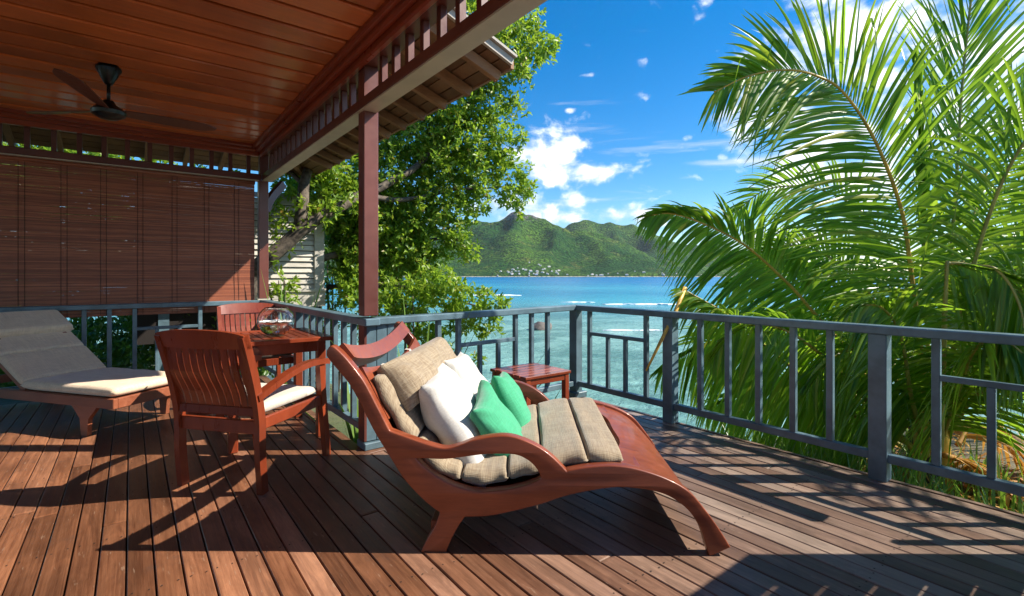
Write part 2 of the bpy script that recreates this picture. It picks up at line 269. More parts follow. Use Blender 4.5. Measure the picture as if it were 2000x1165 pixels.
# ------------------------------------------------------------------ mesh helpers
class MB:
    def __init__(s): s.v = []; s.f = []; s.smooth = False
    def add(s, vs, fs):
        o = len(s.v); s.v += [tuple(p) for p in vs]; s.f += [tuple(i+o for i in f) for f in fs]; return s
    def box(s, c, size, mat=None, ch=0.0):
        hx, hy, hz = [d/2 for d in size]; C = Vector(c)
        if ch <= 0:
            vs = [Vector((x*hx, y*hy, z*hz)) for x in (-1, 1) for y in (-1, 1) for z in (-1, 1)]
            fs = [(0, 1, 3, 2), (4, 6, 7, 5), (0, 4, 5, 1), (2, 3, 7, 6), (0, 2, 6, 4), (1, 5, 7, 3)]
        else:
            ch = min(ch, hx*.6, hy*.6, hz*.6); idx = {}; vs = []
            for x in (-1, 1):
                for y in (-1, 1):
                    for z in (-1, 1):
                        for a in range(3):
                            p = [x*(hx-ch), y*(hy-ch), z*(hz-ch)]; p[a] += (x, y, z)[a]*ch
                            idx[(x, y, z, a)] = len(vs); vs.append(Vector(p))
            fs = []
            for a in range(3):
                b_, c_ = (a+1) % 3, (a+2) % 3
                for sg in (-1, 1):
                    q = []
                    for (u, w) in ((-1, -1), (1, -1), (1, 1), (-1, 1)):
                        k = [0, 0, 0]; k[a] = sg; k[b_] = u; k[c_] = w; q.append(idx[(*k, a)])
                    fs.append(tuple(q) if sg > 0 else tuple(reversed(q)))
                for u in (-1, 1):
                    for w in (-1, 1):
                        k0 = [0, 0, 0]; k1 = [0, 0, 0]; k0[a] = -1; k1[a] = 1
                        for k in (k0, k1): k[b_] = u; k[c_] = w
                        q = (idx[(*k0, b_)], idx[(*k1, b_)], idx[(*k1, c_)], idx[(*k0, c_)])
                        fs.append(q if u*w > 0 else tuple(reversed(q)))
            for x in (-1, 1):
                for y in (-1, 1):
                    for z in (-1, 1):
                        q = tuple(idx[(x, y, z, a)] for a in range(3)); fs.append(q if x*y*z > 0 else tuple(reversed(q)))
        if mat is not None: vs = [mat @ p for p in vs]
        return s.add([p+C for p in vs], fs)
    def beam(s, a, b, w, h, up=(0, 0, 1), ch=0.0):
        a = Vector(a); b = Vector(b); d = b-a; ln = d.length; x = d.normalized(); u = Vector(up); y = u.cross(x)
        if y.length < 1e-4: y = Vector((1, 0, 0)).cross(x)
        y.normalize(); z = x.cross(y); m = Matrix((x, y, z)).transposed()
        return s.box((a+b)/2, (ln, w, h), m, ch)
    def tube(s, pts, rad, n=8, cap=True):
        pts = [Vector(p) for p in pts]; rad = rad if hasattr(rad, '__len__') else [rad]*len(pts); o = len(s.v); prev = None
        for i, p in enumerate(pts):
            t = (pts[min(i+1, len(pts)-1)]-pts[max(i-1, 0)]).normalized()
            if prev is None: prev = t.orthogonal().normalized()
            x = (prev - t*prev.dot(t)).normalized(); prev = x; y = t.cross(x)
            for k in range(n):
                a = 2*math.pi*k/n; s.v.append(tuple(p+(x*math.cos(a)+y*math.sin(a))*rad[i]))
        for i in range(len(pts)-1):
            for k in range(n):
                s.f.append((o+i*n+k, o+i*n+(k+1) % n, o+(i+1)*n+(k+1) % n, o+(i+1)*n+k))
        if cap:
            s.f.append(tuple(o+k for k in reversed(range(n)))); e = o+(len(pts)-1)*n; s.f.append(tuple(e+k for k in range(n)))
        return s
    def ribbon(s, pts, wdir, widths, thick):
        """a curved board: centre line pts, half-width vector wdir*width, thickness along the normal"""
        pts = [Vector(p) for p in pts]; o = len(s.v); n = len(pts)
        for i, p in enumerate(pts):
            t = (pts[min(i+1, n-1)]-pts[max(i-1, 0)]).normalized(); w = Vector(wdir); w = (w-t*w.dot(t)).normalized(); nn = w.cross(t)
            hw = (widths[i] if hasattr(widths, '__len__') else widths)/2
            for (a, b_) in ((-1, -1), (1, -1), (1, 1), (-1, 1)): s.v.append(tuple(p+w*hw*a+nn*thick/2*b_))
        for i in range(n-1):
            for k in range(4):
                s.f.append((o+i*4+k, o+i*4+(k+1) % 4, o+i*4+4+(k+1) % 4, o+i*4+4+k))
        s.f.append((o+3, o+2, o+1, o)); e = o+4*(n-1); s.f.append((e, e+1, e+2, e+3)); return s
    def lathe(s, prof, c=(0, 0, 0), n=32):
        o = len(s.v); c = Vector(c)
        for (r, z) in prof:
            for k in range(n): a = 2*math.pi*k/n; s.v.append((c.x+r*math.cos(a), c.y+r*math.sin(a), c.z+z))
        for i in range(len(prof)-1):
            for k in range(n): s.f.append((o+i*n+k, o+i*n+(k+1) % n, o+(i+1)*n+(k+1) % n, o+(i+1)*n+k))
        return s
    def mesh(s, name, mat, smooth=False, recalc=True):
        me = bpy.data.meshes.new(name); me.from_pydata(s.v, [], s.f); me.materials.append(mat)
        if recalc:
            bm = bmesh.new(); bm.from_mesh(me); bmesh.ops.recalc_face_normals(bm, faces=bm.faces); bm.to_mesh(me); bm.free()
        if smooth: me.polygons.foreach_set('use_smooth', [True]*len(me.polygons))
        me.update(); return me
    def build(s, name, mat, parent=None, smooth=False, recalc=True, loc=None, rotz=None):
        return link(name, s.mesh(name, mat, smooth, recalc), parent, loc, rotz)
def link(name, me, parent=None, loc=None, rotz=None):
    o = bpy.data.objects.new(name, me); col.objects.link(o); o.parent = parent
    if loc is not None: o.location = loc
    if rotz is not None: o.rotation_euler = (0, 0, rotz)
    return o
def tag(o, label=None, cat=None, group=None, kind=None):
    if label: o['label'] = label
    if cat: o['category'] = cat
    if group: o['group'] = group
    if kind: o['kind'] = kind
    return o
def thing(name, label, cat, loc=(0, 0, 0), rotz=0.0, group=None):
    o = link(name, None, None, loc, rotz); return tag(o, label, cat, group)
def weld_smooth(o, ang=35):
    me = o.data; me.polygons.foreach_set('use_smooth', [True]*len(me.polygons)); me.set_sharp_from_angle(angle=R(ang)); return o
def catmull(pts, k=6, closed=False):
    P = [np.array(p, float) for p in pts]; n = len(P); out = []
    for i in range(n if closed else n-1):
        p0 = P[(i-1) % n] if closed or i > 0 else P[0]*2-P[1]
        p1 = P[i]; p2 = P[(i+1) % n]; p3 = P[(i+2) % n] if closed or i+2 < n else P[-1]*2-P[-2]
        for j in range(k):
            t = j/k; out.append(0.5*((2*p1)+(-p0+p2)*t+(2*p0-5*p1+4*p2-p3)*t*t+(-p0+3*p1-3*p2+p3)*t**3))
    if not closed: out.append(P[-1])
    return out
def smooth_noise(x, y, z=0.0, seed=0):
    from mathutils import noise
    return noise.noise(Vector((x+seed*13.7, y-seed*7.1, z)))
# ================================================================== SETTING
from mathutils import noise as mn
SEA_Z = -5.0
def land_height(x, y):
    dA = math.hypot(max(0, x-2.4), max(0, y-16)); dB = math.hypot(max(0, x-8.5), max(0, y-2.4))
    d = min(dA, dB)
    h = -0.75 - 0.55*d + 0.35*mn.noise(Vector((x*.25, y*.25, 0)))*min(1, d+.5)
    if x < -4 or y > 9: h += 0.05*max(0, -x-4)
    return max(h, -9)
xs = np.concatenate([np.arange(-40, -6, 4), np.arange(-6, 14, .6), np.arange(14, 60, 4)]); ys = np.concatenate([np.arange(-30, -4, 4), np.arange(-4, 20, .6), np.arange(20, 60, 4)])
m = MB(); m.v = [(x, y, land_height(x, y)) for y in ys for x in xs]; nx = len(xs)
m.f = [(j*nx+i, j*nx+i+1, (j+1)*nx+i+1, (j+1)*nx+i) for j in range(len(ys)-1) for i in range(nx-1)]
tag(m.build('ground', m_ground, None, True, False), kind='structure')
m = MB(); m.v = [(-9000, -9000, SEA_Z), (9000, -9000, SEA_Z), (9000, 9000, SEA_Z), (-9000, 9000, SEA_Z)]; m.f = [(0, 1, 2, 3)]
tag(m.build('sea', m_sea), kind='structure')
# far mountains across the bay
def prof_fn(pts):
    X = [p[0] for p in pts]; Y = [p[1] for p in pts]
    return lambda x: float(np.interp(x, X, Y))
ridge1 = prof_fn([(-2400, 60), (-1500, 110), (-900, 150), (-600, 215), (-420, 235), (-285, 232), (-190, 258), (-70, 272), (0, 300), (30, 312), (60, 302), (110, 285), (160, 262), (240, 244), (330, 225), (420, 205), (520, 170), (600, 135), (680, 95), (760, 60), (900, 20), (1200, 8)])
ridge2 = prof_fn([(-1500, 120), (-600, 210), (100, 300), (350, 322), (430, 352), (500, 368), (560, 366), (640, 350), (740, 345), (830, 338), (900, 310), (1000, 265), (1150, 215), (1400, 190), (1650, 130), (1850, 85), (2100, 45), (2600, 20)])
def hill_mesh(name, ridge, d0, dr, d1, x0, x1, step, amp, seed):
    us = np.arange(x0, x1+1, step); ds = np.concatenate([np.linspace(d0, dr, 56), np.linspace(dr, d1, 8)[1:]]); m = MB()
    for d in ds:
        t = (d-d0)/(dr-d0) if d <= dr else 1-(d-dr)/(d1-dr)*.8
        for u in us:
            uu = u + 60*mn.noise(Vector((u*.004, d*.004, seed)))*(1-min(1, t))
            h = ridge(uu*1.0)
            wob = 1-abs(mn.noise(Vector((u*.0046, d*.0016, seed+3))))*1.7
            tt = max(0, min(1, t)); sh = tt**(1.15+.5*mn.noise(Vector((u*.003, 0, seed+9))))
            z = h*sh*(1-(1-wob)*.55*math.sin(math.pi*tt)**.8) + amp*tt*mn.fractal(Vector((u*.009, d*.009, seed)), 1.0, 2.0, 5) + 4*tt*mn.noise(Vector((u*.03, d*.03, 1)))
            p = RT*u + FW*d; m.v.append((p.x, p.y, SEA_Z-1.5+(z+3 if t > 0.02 else 0)))
    n = len(us); m.f = [(j*n+i, j*n+i+1, (j+1)*n+i+1, (j+1)*n+i) for j in range(len(ds)-1) for i in range(n-1)]
    return tag(m.build(name, m_hill, None, True, False), kind='structure')
hill_near = hill_mesh('hills', ridge1, 1800, 2420, 3000, -2200, 1150, 12, 24, 1.3)
hill_far = hill_mesh('distant_hills', ridge2, 2350, 3350, 3900, -1200, 2600, 20, 26, 5.2)
dep = None
def hill_z(u, d):
    me = hill_near.data; p = RT*u+FW*d
    ok, loc, nrm, idx = hill_near.ray_cast(Vector((p.x, p.y, 900)), Vector((0, 0, -1)))
    return loc.z if ok else 0
# small white houses along the far shore
hm = []
for k in range(3):
    w, dpt, h = [(7, 5, 3.2), (5, 5, 2.8), (11, 6, 3.6)][k]
    m = MB(); m.box((0, 0, h/2), (w, dpt, h)); m.add([(-w*.54, -dpt*.58, h), (w*.54, -dpt*.58, h), (w*.54, dpt*.58, h), (-w*.54, dpt*.58, h), (-w*.3, 0, h+2), (w*.3, 0, h+2)], [(0, 1, 5, 4), (2, 3, 4, 5), (1, 2, 5), (3, 0, 4), (3, 2, 1, 0)])
    me = m.mesh('house', m_white_house); me.materials.append(m_roofred)
    for p in list(me.polygons)[6:]: p.material_index = 1
    hm.append(me)
rh = random.Random(5)
for k in range(54):
    u = rh.uniform(-60, 180) if k < 32 else (rh.uniform(-200, 760))
    d = 1815+abs(rh.gauss(0, 1))*(60 if k < 32 else 22)
    p = RT*u+FW*d; z = hill_z(u, d)
    o = link('house', hm[rh.randrange(3)], None, (p.x, p.y, z-1.0), rh.uniform(-.5, .5)-YAW)
    tag(o, 'small white house on the far shore below the green mountains', 'house', 'white houses along the far shore')
# breaking waves and the reef rocks
def wave(u0, u1, d, w, h, label, seed):
    m = MB(); n = 150; rows = 5
    for i in range(n+1):
        t = i/n; u = u0+(u1-u0)*t; e = math.sin(math.pi*t)**.45
        for j in range(rows):
            q = j/(rows-1)-.5; ww = w*e*max(.05, .55+1.3*mn.noise(Vector((u*.22, seed, 0)))+.7*mn.noise(Vector((u*.7, seed, 5)))); off = 2.2*mn.noise(Vector((u*.05, seed, 2)))*w*.5
            hh = h*e*max(0, 1-(2*q)**2)*(1+.7*mn.noise(Vector((u*.4, q*3, seed))))
            p = RT*u+FW*(d+off+q*ww+.55*ww*mn.noise(Vector((u*.8, q*2, seed+4)))); m.v.append((p.x, p.y, SEA_Z+.03+hh))
    m.f = [(i*rows+j, i*rows+j+1, (i+1)*rows+j+1, (i+1)*rows+j) for i in range(n) for j in range(rows-1)]
    tag(m.build('breaking_wave', m_foam, None, True), label, 'wave', 'waves breaking in the bay')
wave(-14, 3, 152, 4.5, .25, 'long white breaker left, just right of the leafy tree', 1)
wave(11, 19, 113, 1.6, .15, 'short white breaker above the railing corner post', 2)
wave(19, 38, 105, 2.6, .22, 'wide white breaker reaching behind the palm fronds', 3)
wave(10, 17, 55.5, .7, .12, 'small white breaker seen between the railing balusters', 4)
def rock(c, r, label):
    m = MB(); n = 18; k = 10
    for j in range(k+1):
        th = math.pi*j/k
        for i in range(n):
            a = 2*math.pi*i/n; p = Vector((math.sin(th)*math.cos(a), math.sin(th)*math.sin(a), math.cos(th)))
            s = 1+.35*mn.noise(p*1.3+Vector(c)); m.v.append((p.x*r*1.5*s, p.y*r*s, p.z*r*.8*s))
    m.f = [(j*n+i, j*n+(i+1) % n, (j+1)*n+(i+1) % n, (j+1)*n+i) for j in range(k) for i in range(n)]
    tag(m.build('rock', m_rock, None, True, loc=c), label, 'rock')
p = RT*3.4+FW*57; rock((p.x, p.y, SEA_Z+.1), 1.0, 'dark brown rock in the shallow water behind the balusters')
# ------------------------------------------------------------------ deck
X_R, Y_M0, Y_M1, X_C, Y_L = 3.56, 3.36, 3.58, 1.30, 6.52     # right edge, middle edge (two ends), inner corner, far-left edge
deck = MB(); deck.box((-1.3, 1.75, -.14), (5.2, 9.5, .10)); deck.box((2.45, .2, -.14), (2.3, 6.4, .10))
deck = tag(deck.build('deck', m_plug), kind='structure')
PW = 0.0925
plank_unit = MB().box((0, 0, 0), (PW-.006, 1, .028), ch=.003).mesh('plank', m_deck)
def plank(x, y0, y1, me=plank_unit):
    o = link('plank', me, deck, (x, (y0+y1)/2, -.014 + rnd.uniform(-.0015, .0015))); o.scale = (1, y1-y0-.003, 1); return o
ix = int(math.floor(-3.85/PW))
for k in range(ix, int(X_R/PW)+1):
    x = k*PW+.03
    if x > X_R-.02: break
    if x < X_C-.02: y_end = Y_L
    else: y_end = Y_M0+(x-X_C)*(Y_M1-Y_M0)/(X_R-X_C)-.135
    y0 = -2.9
    cuts = sorted(rnd.uniform(-1.5, y_end-.8) for _ in range(1 if (k % 3 or x < 1.4) else 0))
    if len(cuts) == 2 and cuts[1]-cuts[0] < 1.0: cuts = cuts[:1]
    e = [y0]+cuts+[y_end]
    for a, b_ in zip(e[:-1], e[1:]): plank(x, a, b_)
ang = math.atan2(Y_M1-Y_M0, X_R-X_C)
for i in range(1):
    ln = math.hypot(X_R-X_C+.06, Y_M1-Y_M0)
    me = MB().box((0, 0, 0), (PW-.006, ln, .028), ch=.003).mesh('plank', m_deck)
    o = link('plank', me, deck, ((X_C+X_R)/2-.06, (Y_M0+Y_M1)/2-.085, -.013), ang-math.pi/2)
sm = MB()
for k in range(ix, int(X_R/PW)+1):
    x = k*PW+.03
    if x > X_R-.02: break
    for yj in np.arange(-2.6, Y_L if x < X_C else 3.1, .55):
        for dx in (-.026, .026):
            c_x = x+dx+rnd.uniform(-.003, .003); c_y = yj+rnd.uniform(-.008, .008); o_ = len(sm.v)
            sm.v += [(c_x+.0038*math.cos(a), c_y+.0038*math.sin(a), .0022) for a in np.arange(6)*math.pi/3]; sm.f.append(tuple(range(o_, o_+6)))
sm.build('deck_screws', m_plug, deck)['kind'] = 'stuff'
m = MB().beam((X_R+.005, -2.9, -.10), (X_R+.005, Y_M1, -.10), .03, .18); m.build('fascia', m_deck, deck)
m = MB().beam((X_C, Y_M0-.03, -.10), (X_R, Y_M1-.03, -.10), .03, .18); m.build('fascia', m_deck, deck)
# ------------------------------------------------------------------ veranda (columns, beams, frieze, ceiling, roof)
ver = thing('veranda', 'red brown timber veranda with plank ceiling, baluster frieze and square column', 'veranda')
BX0, BX1 = 1.235, 1.345; BZ = 2.33; FZ0, FZ1 = 2.40, 2.63; CZ = 2.72; BY = Y_L
col_me = MB().box((0, 0, 0), (.104, .104, 2.33-.92), ch=.005).mesh('column', m_beam)
c1 = link('column', col_me, ver, (1.305, 3.335, .92+(2.33-.92)/2))
c2 = link('column', col_me, ver, (1.255, Y_L+.02, .92+(2.33-.92)/2))
for (x, y) in ((-3.6, Y_L+.02), (1.29, -2.6)):
    link('column', col_me, ver, (x, y, .92+(2.33-.92)/2))
MB().box((1.29, 1.97, (BZ+FZ0)/2), (.115, 9.1, FZ0-BZ), ch=.006).build('beam', m_beam, ver)
MB().box((-1.23, Y_L+.02, (BZ+FZ0)/2), (4.92, .10, FZ0-BZ), ch=.006).build('beam', m_beam, ver)
m_beam_bounce = plain('beam_bounce_cream', (0.50, 0.44, 0.35), 0.4, 0, .08)  # light reflected onto the brown beams' undersides, put into cream strips
MB().box((1.29, 1.97, BZ-.006), (.109, 9.08, .010)).build('bounce_strip', m_beam_bounce, ver)
MB().box((-1.23, Y_L+.02, BZ-.006), (4.9, .094, .010)).build('bounce_strip', m_beam_bounce, ver)
fr1 = MB().box((1.31, 1.97, FZ1+.035), (.13, 9.1, .07), ch=.004).build('frieze', m_beam, ver)
fr2 = MB().box((-1.23, Y_L+.04, FZ1+.035), (4.92, .13, .07), ch=.004).build('frieze', m_beam, ver)
bal_me = MB().box((0, 0, 0), (.042, .042, FZ1-FZ0), ch=.003).mesh('baluster', m_beam)
y = Y_L-.16
while y > -2.4:
    if abs(y-3.335) > .11: link('baluster', bal_me, fr1, (1.315, y, (FZ0+FZ1)/2))
    y -= .192
x = 1.101
while x > -3.5:
    link('baluster', bal_me, fr2, (x, Y_L+.035, (FZ0+FZ1)/2)); x -= .1885
MB().box((1.305, 3.335, (FZ0+FZ1)/2), (.104, .104, FZ1-FZ0), ch=.004).build('frieze_post', m_beam, ver)
MB().box((1.262, Y_L+.02, (FZ0+FZ1)/2), (.10, .09, FZ1-FZ0), ch=.004).build('frieze_post', m_beam, ver)
# cornice mouldings step from the frieze in to the boards
for (off, z0, z1, w) in ((.0, 2.60, 2.665, .05), (.045, 2.645, 2.70, .05), (.085, 2.68, 2.735, .05)):
    MB().box((BX0-.01-off, 1.97, (z0+z1)/2), (w, 9.06-2*off, z1-z0), ch=.012).build('cornice', m_cornice, ver)
    MB().box((-1.23-off, Y_L-.045-off, (z0+z1)/2-.001), (4.86, w, z1-z0), ch=.012).build('cornice', m_cornice, ver)
ceil = MB().box((-1.2, 2.0, CZ+.045), (4.9, 9.0, .02)).build('ceiling', m_plug, ver)
pitch = .231; y = 6.45
bd = MB().box((0, 0, 0), (4.75, pitch-.034, .030), ch=.012).mesh('board', m_ceil)
while y > -2.6:
    link('board', bd, ceil, (-1.22, y-pitch/2, CZ+.012+rnd.uniform(-.001, .001))); y -= pitch
# hipped roof with deep eaves
EX, EZ, SL = 2.465, 2.85, 0.366; EY = 8.95; VY = 3.22
rz = lambda x: EZ+SL*(EX-x)
roof = MB()
def slab(mb, pts, th=.05):
    n = len(pts); mb.add([Vector(p) for p in pts]+[Vector(p)+Vector((0, 0, th)) for p in pts], [tuple(range(n)), tuple(range(2*n-1, n-1, -1))]+[(i, (i+1) % n, n+(i+1) % n, n+i) for i in range(n)])
off = .075
slab(roof, [(EX, VY, EZ+off), (EX, EY, EZ+off), (-1.2, 5.0, rz(-1.2)+off-.0), (-1.2, VY, rz(-1.2)+off)])
slab(roof, [(EX, EY, EZ+off), (-6, EY, EZ+off), (-6, 4.9, rz(-1.2)+off), (-1.2, 5.0, rz(-1.2)+off)])
roof.box((-2.4, 2.0, 3.05), (7.1, 9.3, .05)); roof.box((1.36, .2, 2.90), (.04, 6.0, .40)); roof.box((1.36, 4.8, 2.95), (.04, 3.3, .50)); roof.box((-1.3, Y_L+.09, 2.95), (5.2, .04, .5))
roof = roof.build('roof', m_shingle, ver)
raf = MB()
for yy in (3.36, 3.80, 4.24, 4.68, 5.12, 5.56, 6.0, 6.44, 6.88, 7.3, 7.7):
    MB().beam((EX-.03, yy, EZ+.005), (.95, yy, rz(.95)-.025), .055, .085, ch=.003).build('rafter', m_rafter, roof)
for xx in np.arange(1.1, -3.5, -.46):
    MB().beam((xx, EY-.03, EZ+.005), (xx, 6.6, EZ+SL*1.95-.02), .055, .085, ch=.003).build('rafter', m_rafter, roof)
MB().beam((EX-.03, EY-.03, EZ+.02), (.9, 6.985, EZ+SL*1.565), .07, .10).build('hip_rafter', m_rafter, roof)
nb_ = 12; bw = .125
for i in range(nb_):   # overlapping shingle courses seen from below
    xx = EX-.045-i*bw
    MB().beam((xx, VY+.01, rz(xx)+.060), (xx, EY-.05-.9*(i*bw), rz(xx)+.060), bw*.97, .012, up=(SL, 0, 1)).build('shingle_course', m_shingle, roof)
for i in range(14):
    yy = EY-.05-i*bw; zz = EZ+SL*(EY-yy)+.058
    MB().beam((-4, yy, zz), (EX-.1-.9*i*bw, yy, zz), bw*.97, .012, up=(0, SL, 1)).build('shingle_course', m_shingle, roof)
MB().beam((EX+.012, VY, EZ+.07), (EX+.012, EY, EZ+.07), .03, .06).build('fascia', m_rafter, roof)
MB().beam((EX, VY-.012, EZ+.085), (.9, VY-.012, rz(.9)+.085), .03, .055).build('bargeboard', m_gray, roof)
MB().beam((EX+.02, VY-.03, EZ+.125), (.9, VY-.03, rz(.9)+.125), .05, .02).build('roof_edge', m_gray, roof)
# curved knee brace at the far column
pts = [(1.29, Y_L+.05, 1.98), (1.33, Y_L+.09, 2.09), (1.40, Y_L+.15, 2.20), (1.47, Y_L+.21, 2.28), (1.53, Y_L+.26, 2.36)]
MB().ribbon([Vector(p) for p in catmull(pts, 4)], (.6, -.8, 0), .06, .09).build('brace', m_beam, ver)
# ------------------------------------------------------------------ railings
RZ = 0.905
def railing(label, a, b, posts, bars, gates, trim_a=0.0, trim_b=0.0, bottom=True, inner=-1):
    """posts / bars: distances along the run; gates: (s0, s1, [sub bars]) with a low crossbar"""
    a = Vector((a[0], a[1], 0)); b = Vector((b[0], b[1], 0)); d = (b-a).normalized(); ln = (b-a).length
    t = thing('railing', label, 'railing', (0, 0, 0), 0, 'grey blue deck railings')
    rot = math.atan2(d.y, d.x)
    o = MB().box((0, 0, 0), (ln-trim_a-trim_b, .105, .05), ch=.006).build('top_rail', m_rail, t, loc=a+d*((ln+trim_a-trim_b)/2)+Vector((0, 0, RZ-.025)), rotz=rot)
    br = []
    sp = sorted([0]+list(posts)+[ln])
    for s0, s1 in zip(sp[:-1], sp[1:]):
        if s1-s0 < .1: continue
        MB().box((0, 0, 0), (s1-s0-.03, .05, .05), ch=.004).build('bottom_rail', m_rail, t, loc=a+d*((s0+s1)/2)+Vector((0, 0, .135)), rotz=rot)
    pm = MB().box((0, 0, 0), (.092, .092, RZ-.05), ch=.004).mesh('post', m_rail)
    for s in posts: link('post', pm, t, a+d*s+Vector((0, 0, (RZ-.05)/2)), rot)
    h = RZ-.05-.16; bm_ = MB().box((0, 0, 0), (.038, .038, h), ch=.003)
    for z in (-h*.37, h*.37): bm_.box((0, 0, z), (.0395, .0395, .004))
    bme = bm_.mesh('baluster', m_rail)
    for s in bars: link('baluster', bme, t, a+d*s+Vector((0, 0, .16+h/2)), rot)
    for (s0, s1, subs) in gates:
        MB().box((0, 0, 0), (s1-s0-.03, .034, .032), ch=.003).build('crossbar', m_rail, t, loc=a+d*((s0+s1)/2)+Vector((0, 0, .64)), rotz=rot)
        hs = .624-.16; sm = MB().box((0, 0, 0), (.034, .034, hs), ch=.003).mesh('baluster', m_rail)
        for s in subs: link('baluster', sm, t, a+d*s+Vector((0, 0, .16+hs/2)), rot)
    return t
P3 = (3.50, 3.50); P2 = (1.42, 3.335); P1 = (1.26, Y_L)
# right run, from the corner towards the viewer
railing('grey blue railing along the right edge in front of the palm', (3.50, 3.52), (3.50, -1.6), [1.09, 2.52, 3.95], [.19, .85, 1.36, 1.585, 1.81, 2.04, 2.26, 2.78, 3.40, 3.62], [(.19, .85, [.42, .625]), (2.78, 3.40, [3.0, 3.2])], -.05, 1.99)
# middle run
mv = Vector((3.50-1.36, 3.52-3.335)); ml = mv.length
railing('middle railing between the square column and the sea corner', (1.36, 3.335), (3.50, 3.52), [ml-.0], [.52, .71, 1.33, 1.53, 1.74], [(.71, 1.33, [.93, 1.13])], -.10, .03)
# inner run, column back to the far corner
railing('railing beside the dining table running back to the far corner', (1.30, 3.30), (1.26, Y_L), [1.7], [.30, .5, .7, .9, 1.1, 1.3, 1.5, 1.95, 2.2, 2.45, 2.7, 2.95], [], -.06, .02)
# far run under the blind
railing('far railing under the brown bamboo blind', (1.21, Y_L-.02), (-3.8, Y_L-.02), [1.82, 3.6], [.60, 1.18, 1.385, 1.58, 2.02, 2.24, 2.46, 2.68, 2.9], [(.60, 1.18, [.79, .99])], 0, 0)
# boarded pier below the square column
pier = thing('pier', 'grey blue boarded pier under the square column', 'pier', (1.395, 3.36, 0))
MB().box((0, .01, .43), (.20, .085, .86)).build('core', m_plug, pier)
for i in range(3): MB().box((-.077+i*.077, -.035, .455), (.074, .02, .80), ch=.003).build('board', m_rail, pier)
MB().box((-.118, .008, .455), (.022, .108, .80), ch=.003).build('board', m_beam, pier)
MB().box((0, 0, .025), (.27, .15, .05), ch=.006).build('plinth', m_rail, pier)
MB().box((0, 0, .0), (.16, .16, .055), ch=.006).build('plinth', m_rail, tag(thing('post_base', 'grey blue base block of the sea corner post', 'post base', (3.50, 3.52, .028))))
# ------------------------------------------------------------------ bamboo blind
blind = thing('bamboo_blind', 'dark brown bamboo roller blind hanging above the far railing', 'blind', (0, 0, 0))
m = MB(); z = .78; yb = Y_L+.035; rb = random.Random(9)
segs = np.linspace(-3.55, 1.165, 15)
while z < 2.315:
    h = rb.uniform(.0095, .0135); gap = rb.uniform(-.0010, .0002) if z < 1.75 else rb.choice([-.0012, -.0008, -.0004, .0004])
    tilt = [rb.gauss(0, .0005 if z < 1.7 else .0009) for _ in segs]
    o = len(m.v)
    for x, t_ in zip(segs, tilt):
        xx = x
        if x > 1.1 and z > 1.35: xx = x-.0
        dy = .004*math.sin(x*3+z*9)
        for (yy, zz) in ((-.002, 0), (-.002, h), (.002, h), (.002, 0)): m.v.append((xx, yb+yy+dy, z+zz+t_))
    for i in range(len(segs)-1):
        for k in range(4): m.f.append((o+i*4+k, o+i*4+(k+1) % 4, o+i*4+4+(k+1) % 4, o+i*4+4+k))
    z += h+gap
sl_o = m.build('slats', m_bamboo, blind, recalc=True); sl_o['kind'] = 'stuff'
for x in np.arange(1.0, -3.5, -.30):
    for dx in (0, .045): MB().box((x-dx, yb-.0065, 1.55), (.0035, .002, 1.52)).build('string', m_plug, blind)
MB().tube([(-3.55, yb, 2.30), (1.17, yb, 2.30)], .022, 10).build('head_roll', m_bamboo, blind, True)
# ------------------------------------------------------------------ ceiling fan
fan = thing('ceiling_fan', 'black ceiling fan with three dark wooden blades', 'fan', (-.13, 4.67, 2.40))
MB().lathe([(0.001, .325), (.075, .325), (.078, .30), (.03, .205), (.022, .19), (.001, .19)], n=28).build('canopy', m_black, fan, True)
MB().tube([(0, 0, .20), (0, 0, .06)], .012, 12).build('rod', m_black, fan, True)
weld_smooth(MB().lathe([(.001, .085), (.03, .075), (.045, .045), (.085, .02), (.105, -.005), (.10, -.03), (.06, -.055), (.001, -.062)], n=32).build('motor', m_black, fan))
for a in (R(12.5), R(132.5), R(252.5)):
    m = MB(); pts = []; n = 10
    for i in range(n+1):
        t = i/n; r = .09+.62*t; w = .038+.034*math.sin(min(1, t*1.2)*math.pi*.5)-(.05*max(0, t-.85)/.15); tl = -.30*(1-.5*t)
        for sgn in (-1, 1):
            for zz in (-.004, .004): pts.append((r, sgn*w*math.cos(tl), .005+sgn*w*math.sin(tl)+zz+.02*t))
    m.v = pts
    for i in range(n):
        o = i*4; m.f += [(o, o+4, o+6, o+2), (o+1, o+3, o+7, o+5), (o, o+1, o+5, o+4), (o+2, o+6, o+7, o+3)]
    m.f += [(0, 2, 3, 1), (n*4, n*4+1, n*4+3, n*4+2)]
    m.build('blade', m_fanblade, fan, rotz=a)
